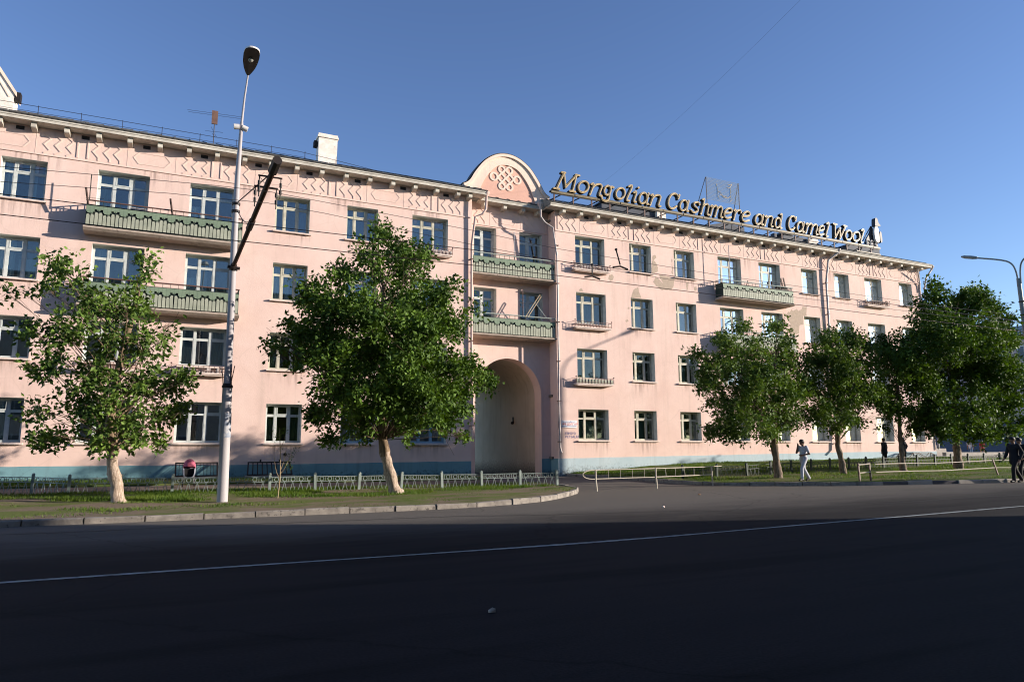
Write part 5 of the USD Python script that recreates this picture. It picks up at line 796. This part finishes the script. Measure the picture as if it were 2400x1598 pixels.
wire('sagging wire held by the inner insulators of the wooden bracket', [(-40, 6.0), (-12, 6.5), (-3.31, 7.01), (-.19, 7.25), (.69, 7.28), (1.85, 7.34), (3.17, 7.28), (7.02, 6.98), (9.58, 6.83), (15.5, 6.62), (26, 6.6), (38, 6.7), (70, 7.0)], 18.1, .007)
obj('overhead_wire', MB().tube([(np.array([17.6, 15, 15.89])*(1-t)+np.array([23.4, 36.2, 17.9])*t+[0, 0, -1.1*t*(1-t)]) for t in np.linspace(-1.2, 1, 16)], .0035, 4), 'wire', label='single thin wire slanting down through the sky to the roof', category='wire')
for lab, x, zt, zb in (('iron hanger with flat clamp between the two lower trolley wires', 10.12, 6.53, 6.16), ('bent iron hanger with clamp near the second window column right of the arch', 11.03, 7.05, 6.53)):
    h = thing('wire_hanger', lab, 'wire hanger', (x, 16, zb)); obj('rod', MB().tube([(x-.12*(x > 11), 16, zt), (x-.1*(x > 11), 16, zt-.08), (x, 16, zb+.1)], .02, 6).ball((x-.12*(x > 11), 16, zt), .04), 'iron_dark', h); obj('clamp', MB().tube([(x-.24, 16, zb+.01), (x, 16, zb+.06), (x+.24, 16, zb)], .025, 6), 'iron_dark', h)

# ---------------------------------------------------------------- fences, barrier, rails
def garden_fence(label, P, step, mat, gap=None):
    P = np.array(P, float); f = thing('garden_fence', label, 'fence', (P[0][0], P[0][1], float(S(*P[0]))+.13)); s = np.concatenate([[0], np.cumsum(np.linalg.norm(np.diff(P, axis=0), axis=1))]); n = max(1, round(s[-1]/step))
    at = lambda d: np.array([np.interp(d, s, P[:, 0]), np.interp(d, s, P[:, 1])]); r = np.random.default_rng(8)
    for k in range(n+1):
        c = at(s[-1]*k/n); z = float(S(*c))+.10; ln = r.normal(0, .02, 2)
        obj('post', MB().bar((*c, z-.1), (c[0]+ln[0], c[1]+ln[1]*.5, z+.58), .085, .085, (0, 1, 0)).lathe([(.055, 0), (.03, .05), (0, .055)], (c[0]+ln[0], c[1]+ln[1]*.5, z+.58), 8), mat, f)
        if k == n: break
        e = at(s[-1]*(k+1)/n); u = e-c; L = np.linalg.norm(u); u /= L; z2 = float(S(*e))+.10; tl = r.normal(0, .012); g = lambda d, h: (*(c+u*d), z+(z2-z)*d/L+h+tl*(d/L-.5))
        m = MB().bar(g(.05, .50), g(L-.05, .50), .022).bar(g(.05, .34), g(L-.05, .34), .022); q = max(2, round((L-.15)/.26))
        for i in range(q):
            d = .08+(L-.16)*(i+.5)/q; m.tube([g(d+.068*math.cos(t), .42+.068*math.sin(t)) for t in np.linspace(0, 2*math.pi, 13)], .013, 4, False)
            m.bar(g(d-(L-.16)/q/2, .34), g(d-(L-.16)/q/2, .50), .016); hd = (L-.16)/q/2
            m.bar(g(d, .34), g(d-hd*.62, .03), .016).bar(g(d, .34), g(d+hd*.62, .03), .016)
        obj('fence_panel', m, mat, f)
garden_fence('low pale green cast fence with rings along the left lawn', [(-9.5, 28.9), (-4.35, 28.5), (-2.6, 26.9), (-.92, 26.6), (2.17, 25.95), (6.8, 25.75), (9.67, 25.3), (13.83, 24.72)], 1.52, 'fence_paint')
garden_fence('low cast fence coloured dark for the tree shade along the right lawn behind the trees', [(21.04, 26.1), (22.9, 25.1), (24.2, 24.95), (29.2, 25.5), (36, 26.2), (49, 26.2)], 1.5, 'fence_shaded')
bf = thing('tube_barrier', 'white tubular barrier with rounded left end across the driveway', 'barrier', (17, 22.7, .17)); bp = [(14.34, 22.73), (17.02, 22.71), (20.0, 23.0)]; zz = lambda x: float(S(x, 22.75))
for x, y in bp: obj('post', MB().tube([(x+.02, y, zz(x)-.1), (x-.02, y, zz(x)+.77)], .032, 8), 'barrier_white', bf, smooth=40)
by = lambda x: float(np.interp(x, [13, 14.34, 17.02, 20, 21], [22.75, 22.73, 22.71, 23.0, 23.1]))
top = [(x, by(x), zz(x)+.76) for x in np.linspace(14.2, 20.55, 12)]; low = [(x, by(x), zz(x)+.44) for x in np.linspace(14.2, 19.98, 12)]
lz = zz(14.2)+.60; loop = [(14.2-.42*math.sin(t), by(14), lz+.16*math.cos(t)) for t in np.linspace(0, math.pi, 11)]
obj('rail', MB().tube(top[::-1]+loop[1:-1]+low, .018, 7), 'barrier_white', bf, smooth=40)
for x in np.concatenate([np.linspace(14.34, 17.02, 6)[1:-1], np.linspace(17.02, 20, 7)[1:-1]]): obj('baluster', MB().tube([(x, by(x), zz(x)+.44), (x, by(x), zz(x)+.76)], .010, 6), 'barrier_white', bf)
hf = thing('pipe_railing', 'thin pale pipe rails on rusty posts along the right kerb, one post leaning', 'railing', (25, 20, .4)); hz = lambda x, y: float(S(x, y))+.1
for (x, y), ln in (((24.78, 19.97), -.04), ((25.38, 19.95), -.03), ((33.1, 19.6), -.34)): obj('post', MB().bar((x, y, hz(x, y)-.1), (x+ln, y, hz(x, y)+.72), .05), 'rail_rust', hf); obj('post_edge', MB().bar((x+.03, y-.0, hz(x, y)-.1), (x+ln+.03, y, hz(x, y)+.71), .012, .052), 'barrier_white', hf)
for h in (.66, .34):
    obj('rail', MB().tube([(24.75, 19.95, hz(24.8, 20)+h), (25.36, 19.93, hz(25.4, 20)+h+.03)], .025, 6), 'barrier_white', hf)
    obj('rail', MB().tube([(25.9, 20.1, hz(26, 20)+h), (28, 20.0, hz(28, 20)+h-.01), (29.5, 19.85, hz(29.5, 20)+h-.04), (32.85, 19.6, hz(32.9, 19.6)+h+.0)], .02, 6), 'barrier_white', hf)
    obj('rail', MB().tube([(32.9, 19.6, hz(32.9, 19.6)+h), (34.6, 19.4, hz(34.6, 19.4)+h-.04), (40, 19, hz(40, 19)+h)], .016, 6), 'barrier_white', hf)

# cellar light wells, cage, steps
for k, (x0, x1, lab, nb, bw) in enumerate(((.56, 2.2, 'dark iron grating over the cellar window behind the child', 11, .016), (3.49, 5.25, 'dark heavy iron grating over the cellar window right of the lamp pole', 8, .045))):
    g = thing('cellar_grating', lab, 'grating', ((x0+x1)/2, 34.1, .4)); a = .06*k
    obj('kerb_wall', MB().box(x0-.14, x1+.16, 33.62, 34.47, .25, .62), 'concrete', g); fr = MB().bar((x0-a, 33.85, .64), (x0, 34.32, 1.2), .06).bar((x1+a, 33.85, .64), (x1, 34.32, 1.2), .06).bar((x0-a, 33.85, .65), (x1+a, 33.85, .65), .06).bar((x0, 34.32, 1.19), (x1, 34.32, 1.19), .055); obj('frame', fr, 'iron_dark', g)
    for t in np.linspace(0, 1, nb+2)[1:-1]: obj('bar', MB().bar((x0-a+t*(x1-x0+2*a), 33.85, .65), (x0+t*(x1-x0), 34.32, 1.19), bw, .02), 'iron_dark', g)
    if k: obj('stub', MB().box(x0+.48, x0+.54, 34.3, 34.36, 1.2, 1.32).box(x0+1.3, x0+1.36, 34.3, 34.36, 1.2, 1.32), 'iron_dark', g)
cg_ = thing('wire_cage', 'dark wire netting cage over the cellar entrance at the right corner', 'cage', (48, 33.7, .9)); P4 = [(46.2, 33.3, 1.0), (46.9, 33.3, 1.46), (48.7, 33.3, 1.46), (49.8, 33.3, 1.05)]
fr = MB()
for a, b in zip(P4[:-1], P4[1:]): fr.bar(a, b, .05); fr.bar((a[0], 34.3, a[2]), (b[0], 34.3, b[2]), .05)
for a in P4: fr.bar(a, (a[0], 34.3, a[2]), .05)
fr.bar((46.2, 33.3, .98), (49.8, 33.3, 1.0), .06).bar((46.9, 33.3, 1.0), (46.9, 33.3, 1.46), .05).bar((48.7, 33.3, 1.0), (48.7, 33.3, 1.46), .05).bar((47.1, 33.3, 1.44), (48.2, 33.3, 1.0), .04).bar((48.5, 33.3, 1.44), (47.9, 33.3, 1.02), .04); obj('frame', fr, 'iron_dark', cg_)
nt = MB()
for d in np.arange(46.3, 49.8, .11):
    h = float(np.interp(d, [46.2, 46.9, 48.7, 49.8], [1.0, 1.46, 1.46, 1.05])); nt.bar((d, 33.31, .98), (d, 33.31, h), .010); nt.bar((d, 33.3, h), (d, 34.3, h), .010)
for h in np.arange(1.05, 1.45, .09): nt.bar((46.2+(h-1)*1.5, 33.31, h), (49.8-(h-1.05)*2.6, 33.31, h), .010)
obj('netting', nt, 'iron_dark', cg_)
es = thing('entrance_steps', 'pale concrete entrance steps beyond the right end of the building', 'steps', (54, 36.6, 1.1))
for k, (x1, z) in enumerate(((55.6, 1.50), (55.0, 1.76), (54.35, 2.02))): obj('step', MB().box(51.2, x1, 36+k*.32, 38, z-.30, z), 'concrete', es)
lw = thing('low_wall', 'low grey concrete wall along the side street right of the building', 'wall', (55, 34, 1.1)); obj('body', MB().box(51.3, 58.2, 33.9, 34.2, .9, 1.46), 'concrete', lw); obj('end_block', MB().box(58.2, 58.9, 33.8, 34.25, .9, 1.5), 'sill_plaster', lw); obj('footing', MB().box(51.3, 60.5, 32.9, 33.2, .9, 1.16), 'concrete', lw)

# buildings beyond and across the street
fb = thing('distant_building', 'dim mauve building with dark shop front behind the large tree at the right', 'building', (102, 60, 1))
obj('wall', MB().box(95, 112, 47, 78, .8, 15.7), 'far_wall', fb); obj('shop_front', MB().box(94.7, 94.98, 47.2, 77.8, .9, 5.0), 'shop_blue', fb); obj('roof', MB().prism([[(94.3, 15.71), (112.7, 15.71), (103, 18.2)]], 78.5, 32), 'roof_tin', fb)
for y in np.arange(48.5, 77, 3.1):
    for z in (6.2, 9.4, 12.6):
        w = obj('window', MB().box(94.93, 94.985, y-.8, y+.8, z, z+1.8), 'frame_white', fb); obj('pane', MB().box(94.90, 94.928, y-.7, y-.04, z+.08, z+1.7).box(94.90, 94.928, y+.04, y+.7, z+.08, z+1.7), 'far_glass', w)
ob = thing('opposite_building', 'plain block across the street that shades the road', 'building', (0, -12, 0))
obj('wall', MB().box(-52, 43.3, -20, -4.0, -.3, 17.2), 'shade_block', ob); obj('roof', MB().box(-52.3, 43.5, -20.3, -3.9, 17.2, 17.5), 'roof_tin', ob)
for x in np.arange(-49, 40, 3.4):
    for z in (1.6, 4.9, 8.2, 11.5, 14.6): w = obj('window', MB().box(x-.85, x+.85, -4.0, -3.94, z, z+1.75), 'frame_white', ob); obj('pane', MB().box(x-.76, x-.04, -3.938, -3.92, z+.08, z+1.66).box(x+.04, x+.76, -3.938, -3.92, z+.08, z+1.66), 'far_glass', w)

# ---------------------------------------------------------------- people
def hullb(a, ra, b, rb, sub=2):
    s = trimesh.creation.icosphere(sub, 1.0).vertices
    return manifold3d.Manifold.hull_points(np.vstack([s*ra+a, s*rb+b]))
def fuse(parts, edge=.03, it=4):
    m = parts[0]
    for p in parts[1:]: m = m+p
    m = m.refine_to_length(edge).to_mesh(); t = trimesh.Trimesh(m.vert_properties[:, :3], m.tri_verts, process=True)
    trimesh.smoothing.filter_taubin(t, .5, .53, it); return np.array(t.vertices), np.array(t.faces)
J0 = dict(pel=(0, 0, .96), belly=(0, .01, 1.10), chest=(0, .0, 1.30), neck=(0, -.01, 1.46), head=(0, .03, 1.60),
          hl=(-.09, 0, .93), kl=(-.10, .02, .50), al=(-.10, -.01, .09), tl=(-.115, .15, .035), hr=(.09, 0, .93), kr=(.10, .02, .50), ar=(.10, -.01, .09), tr=(.115, .15, .035),
          sl=(-.18, 0, 1.40), el=(-.23, -.03, 1.12), wl=(-.235, .06, .88), sr=(.18, 0, 1.40), er=(.23, -.03, 1.12), wr=(.235, .06, .88))
def person(label, loc, heading, height, pose, top, legs, shoes='shoe', short=True, coat=0.0, hair='hair', hat=None, vest=None, bulk=1.0):
    J = {k: np.array(v, float) for k, v in {**J0, **pose}.items()}; k = height/1.72; a = math.radians(heading); R = np.array([[math.cos(a), -math.sin(a), 0], [math.sin(a), math.cos(a), 0], [0, 0, 1]])
    t = thing('person', label, 'person', loc); put = lambda vf: (np.asarray(vf[0])*k@R.T+np.array(loc), vf[1]); b = bulk
    H = lambda p, rp, q, rq: hullb(J[p], rp, J[q], rq)
    hands = []
    for s, w, e in ((-1, 'wl', 'el'), (1, 'wr', 'er')):
        d = J[w]-J[e]; d /= np.linalg.norm(d); side = np.cross(d, [0, 1.0, .1]); side /= np.linalg.norm(side); nrm = np.cross(side, d); o = J[w]
        hands.append(hullb(o+d*.02, .026, o+d*.085+side*.022, .018, 1)); hands.append(hullb(o+d*.02, .026, o+d*.085-side*.022, .018, 1))
        for i, (off, ln) in enumerate(((.030, .062), (.010, .074), (-.010, .068), (-.030, .052))):
            p0 = o+d*.085+side*off; p1 = p0+d*ln*.55+nrm*.008; p2 = p1+d*ln*.4+nrm*.02*1.0; hands += [hullb(p0, .0095, p1, .009, 1), hullb(p1, .009, p2, .0078, 1)]
        q0 = o+d*.03+side*.028*s; q1 = q0+d*.035+side*.03*s; hands += [hullb(q0, .013, q1, .0105, 1), hullb(q1, .0105, q1+d*.03+nrm*.01, .009, 1)]
    hd = J['head']; up_ = hd-J['neck']; up_ /= np.linalg.norm(up_)
    body = [H('neck', .055, 'head', .06), hullb(hd+[0, -.012, .03], .088, hd+[0, .02, -.045], .062), hullb(hd+[0, .055, -.065], .036, hd+[0, .03, -.02], .07), hullb(hd+[0, .088, -.01], .012, hd+[0, .100, -.032], .014), hullb(hd+[-.083, -.005, .0], .016, hd+[-.083, 0, -.035], .012), hullb(hd+[.083, -.005, .0], .016, hd+[.083, 0, -.035], .012),
            hullb(J['chest']+[-.08, 0, .03], .105*b, J['chest']+[.08, 0, .03], .105*b), hullb(J['chest'], .13*b, J['belly'], .12*b), hullb(J['belly'], .12*b, J['pel'], .13*b), H('neck', .055, 'chest', .09), H('sl', .062, 'chest', .10), H('sr', .062, 'chest', .10)]
    for s in 'lr':
        body += [H('s'+s, .056, 'e'+s, .042), H('e'+s, .042, 'w'+s, .028), hullb(J['pel'], .12*b, J['h'+s], .098), H('h'+s, .095, 'k'+s, .060), H('k'+s, .058, 'a'+s, .040), H('a'+s, .042, 't'+s, .03)]
    bd = obj('body', put(fuse(body+hands, .035)), 'skin', t, smooth=True)
    c = .014; shirt = [hullb(J['chest']+[-.085, 0, .03], .105*b+c, J['chest']+[.085, 0, .03], .105*b+c), hullb(J['chest'], .135*b+c, J['belly'], .125*b+c), hullb(J['belly'], .125*b+c, J['pel']+[0, 0, -.02-coat], .14*b+c+.12*coat), hullb(J['neck']+[0, 0, -.04], .06, J['chest']+[0, 0, .05], .10)]
    for s in 'lr':
        shirt += [H('s'+s, .064+c, 'chest', .10+c), hullb(J['s'+s], .06+c, J['e'+s] if not short else J['s'+s]*.35+J['e'+s]*.65, .05+c)]
        if not short: shirt.append(hullb(J['e'+s], .05+c, J['e'+s]*.08+J['w'+s]*.92, .036+c))
    obj('shirt' if short else 'jacket', put(fuse(shirt)), top, t, smooth=True)
    tr = [hullb(J['pel']+[-.04, 0, 0], .12*b+.01, J['pel']+[.04, 0, 0], .12*b+.01)]
    for s in 'lr': tr += [hullb(J['pel'], .12*b, J['h'+s], .104), H('h'+s, .105, 'k'+s, .075), hullb(J['k'+s], .075, J['a'+s]+[0, 0, .0], .066)]
    obj('trousers', put(fuse(tr)), legs, t, smooth=True)
    for s in 'lr': obj('shoe', put(fuse([hullb(J['a'+s]+[0, -.02, -.035], .045, J['t'+s], .042), hullb(J['a'+s], .05, J['a'+s]+[0, 0, -.03], .05)], .03, 2)), shoes, t, smooth=True)
    hv = hullb(hd+[0, -.02, .045], .096, hd+[0, .02, .055], .088)+hullb(hd+[0, -.045, .02], .085, hd+[0, -.045, -.05], .06)
    obj('hair' if not hat else 'cap', put(fuse([hv]+([hullb(hd+[-.05, .10, .065], .02, hd+[.05, .10, .065], .02)] if hat else []), .03, 3)), hat or hair, t, smooth=True)
    if vest: obj('shirt_front', put(fuse([hullb(J['chest']+[-.03, .085*b, .03], .055, J['belly']+[-.02, .09*b, -.02], .05)], .03, 2)), vest, t, smooth=True)
    return t
gz = lambda x, y, o=.13: float(S(x, y))+o
WALK = dict(kl=(-.09, .22, .53), al=(-.09, .24, .11), tl=(-.10, .40, .05), kr=(.09, -.09, .49), ar=(.09, -.34, .12), tr=(.10, -.20, .035))
person('man in white walking left along the kerb with a hand at his mouth', (23.15, 21.2, gz(23.15, 21.2)), 90, 1.63, {**WALK, 'el': (-.25, -.08, 1.13), 'wl': (-.12, .17, 1.08), 'er': (.20, .16, 1.18), 'wr': (.08, .21, 1.44), 'head': (0, .05, 1.60)}, 'cloth_white', 'cloth_white')
person('man in a dark suit standing with his back turned by the building', (38.25, 29, gz(38.25, 29, .02)), 10, 1.58, {'el': (-.26, -.02, 1.12), 'wl': (-.25, .04, .87), 'er': (.26, -.02, 1.12), 'wr': (.25, .04, .87), 'kl': (-.13, .02, .5), 'al': (-.15, 0, .09), 'tl': (-.17, .15, .035), 'kr': (.13, .02, .5), 'ar': (.15, 0, .09), 'tr': (.17, .15, .035)}, 'cloth_black', 'cloth_black', short=False, coat=.12, bulk=1.12)
person('man in dark jacket, red shirt and cap, hand on hip, behind a small tree', (39.9, 29, gz(39.9, 29, .02)), 175, 1.60, {'el': (-.42, -.06, 1.18), 'wl': (-.20, .04, 1.0), 'er': (.25, -.02, 1.12), 'wr': (.25, .04, .87), 'kr': (.14, .02, .5), 'ar': (.10, 0, .09)}, 'cloth_black', 'cloth_black', short=False, coat=.16, hat='pole_grey', vest='cloth_red', bulk=1.1)
person('person in black walking left at the right edge of the street, nearest the kerb', (29.65, 16.9, gz(29.65, 16.9, .0)), 80, 1.74, {**WALK, 'el': (-.24, -.12, 1.12), 'wl': (-.22, .02, .88), 'er': (.24, .06, 1.12), 'wr': (.22, .22, .93)}, 'cloth_navy', 'cloth_black', short=False, coat=.14, bulk=1.1)
person('second person in black following close behind at the picture edge', (30.6, 17.2, gz(30.6, 17.2, .0)), 84, 1.70, {**WALK, 'el': (-.24, .04, 1.12), 'wl': (-.22, .2, .94), 'er': (.24, -.1, 1.12), 'wr': (.22, .04, .88)}, 'cloth_black', 'cloth_navy', short=False, coat=.1, bulk=1.1)
person('person in white shirt and blue jeans in the side street', (58.3, 36.5, 1.06), -60, 1.40, WALK, 'cloth_white', 'cloth_jeans')
person('person in red top and tan trousers in the side street', (59.85, 36.5, 1.06), -40, 1.34, WALK, 'cloth_red', 'cloth_tan')
pm = thing('baby_pram', 'white baby pram with pink hood standing behind the left fence', 'pram', (.97, 30.3, gz(.97, 30.3, .03))); pc = np.array([.97, 30.3, gz(.97, 30.3, .03)])
v, f = MB().mesh(trimesh.creation.icosphere(3, 1.0)).arrays(); v = v*[.225, .26, .30]; keep = (v[f].mean(1)[:, 2] > -.06) & ~((v[f].mean(1)[:, 1] < -.12) & (v[f].mean(1)[:, 2] < .02)); obj('hood', (v+pc+[0, 0, .74], f[keep]), 'cloth_pink', pm, smooth=True)
obj('hood_lining', (v*.97+pc+[0, .0, .74], f[keep][:, ::-1]), 'cloth_red', pm, smooth=True)
q = chaikin([(-.22, .70), (-.20, .42), (-.12, .34), (.12, .34), (.20, .42), (.22, .70)], 1); i_ = [(x*.8, .36+(z-.34)*.86) for x, z in q]
obj('body', MB().prism([[(x+pc[0], z+pc[2]) for x, z in np.vstack([q, np.array(i_)[::-1]])]], pc[1]+.3, .6).box(pc[0]-.18, pc[0]+.18, pc[1]+.26, pc[1]+.30, pc[2]+.36, pc[2]+.7), 'cloth_white', pm)
obj('lining', MB().prism([[(x+pc[0], z+pc[2]) for x, z in i_]], pc[1]+.28, .46), 'cloth_black', pm)
for sx in (-.2, .2):
    for sy in (-.24, .24): obj('wheel', MB().tube([(pc[0]+sx, pc[1]+sy+.13*math.cos(t), pc[2]+.14+.13*math.sin(t)) for t in np.linspace(0, 2*math.pi, 15)], .016, 6, False), 'shoe', pm)
    obj('frame_leg', MB().bar(pc+[sx*.95, -.24, .14], pc+[sx*.9, .15, .45], .018).bar(pc+[sx*.95, .24, .14], pc+[sx*.9, -.15, .45], .018), 'pipe_zinc', pm)
obj('handle', MB().tube([pc+[-.18, .25, .6], pc+[-.18, .5, .85], pc+[.18, .5, .85], pc+[.18, .25, .6]], .014, 6), 'pipe_zinc', pm)

# ---------------------------------------------------------------- grass
def blades(n, xr, ylo, yhi, off, dens, h, seed):
    r = np.random.default_rng(seed); x = r.uniform(*xr, n); t = r.uniform(0, 1, n); lo = np.array([ylo(q) for q in x]); hi = np.array([yhi(q) for q in x]); y = lo+(hi-lo)*t
    f = meshkit.fbm(np.stack([x*.55, y*.9, x*0+seed], -1), 4); w = dens(x, y, f); k = r.uniform(0, 1, n) < w; x, y, w = x[k], y[k], w[k]; m = len(x); z = S(x, y)+off
    H = h*r.uniform(.45, 1.3, m)*(.5+.8*w); a = r.uniform(0, 2*np.pi, m); d = np.stack([np.cos(a), np.sin(a), 0*a], 1); ln = r.normal(0, .35, (m, 2))*H[:, None]
    b = np.stack([x, y, z-.01], 1); wd = .012; tip = b+np.concatenate([ln, H[:, None]], 1); v = np.stack([b-d*wd, b+d*wd, tip], 1).reshape(-1, 3)
    return v, np.arange(3*m).reshape(-1, 3)
ss = lambda v, a, b: np.clip((v-a)/(b-a), 0, 1)
obj('grass', blades(95000, (-10, 13.8), kly, C(26.9), .13, lambda x, y, f: ss(f, .42, .58)*(.35+.65*ss(y, 20.6, 23))*ss(y, 19.5, 20.8)*(1-.75*ss(x, 3, 9)*ss(24.2-y, 0, 1.5)), .075, 1), 'grass_blade', label='tufts of short green grass on the left verge around the trees', category='grass', kind='stuff')
obj('grass', blades(30000, (-10, 13.9), C(25.0), C(27.2), .12, lambda x, y, f: .35*ss(f, .3, .6)+.5*ss(6-x, 0, 12), .10, 2), 'grass_blade', label='taller grass along the foot of the pale green fence', category='grass', kind='stuff')
obj('grass', blades(26000, (-14, 13.9), C(31.3), C(34.45), .10, lambda x, y, f: ss(f, .40, .55)*(.35+.6*ss(2-x, -2, 8)), .12, 3), 'grass_blade', label='thin grass strip at the foot of the blue plinth on the left', category='grass', kind='stuff')
obj('grass', blades(120000, (20.1, 52), kry, C(34.45), .13, lambda x, y, f: ss(f, .36, .58)*(.5+.5*ss(y, 22, 26))*ss(y-np.array([kry(q) for q in x]), .1, .9), .085, 4), 'grass_blade', label='green lawn grass between the right kerb and the building', category='grass', kind='stuff')
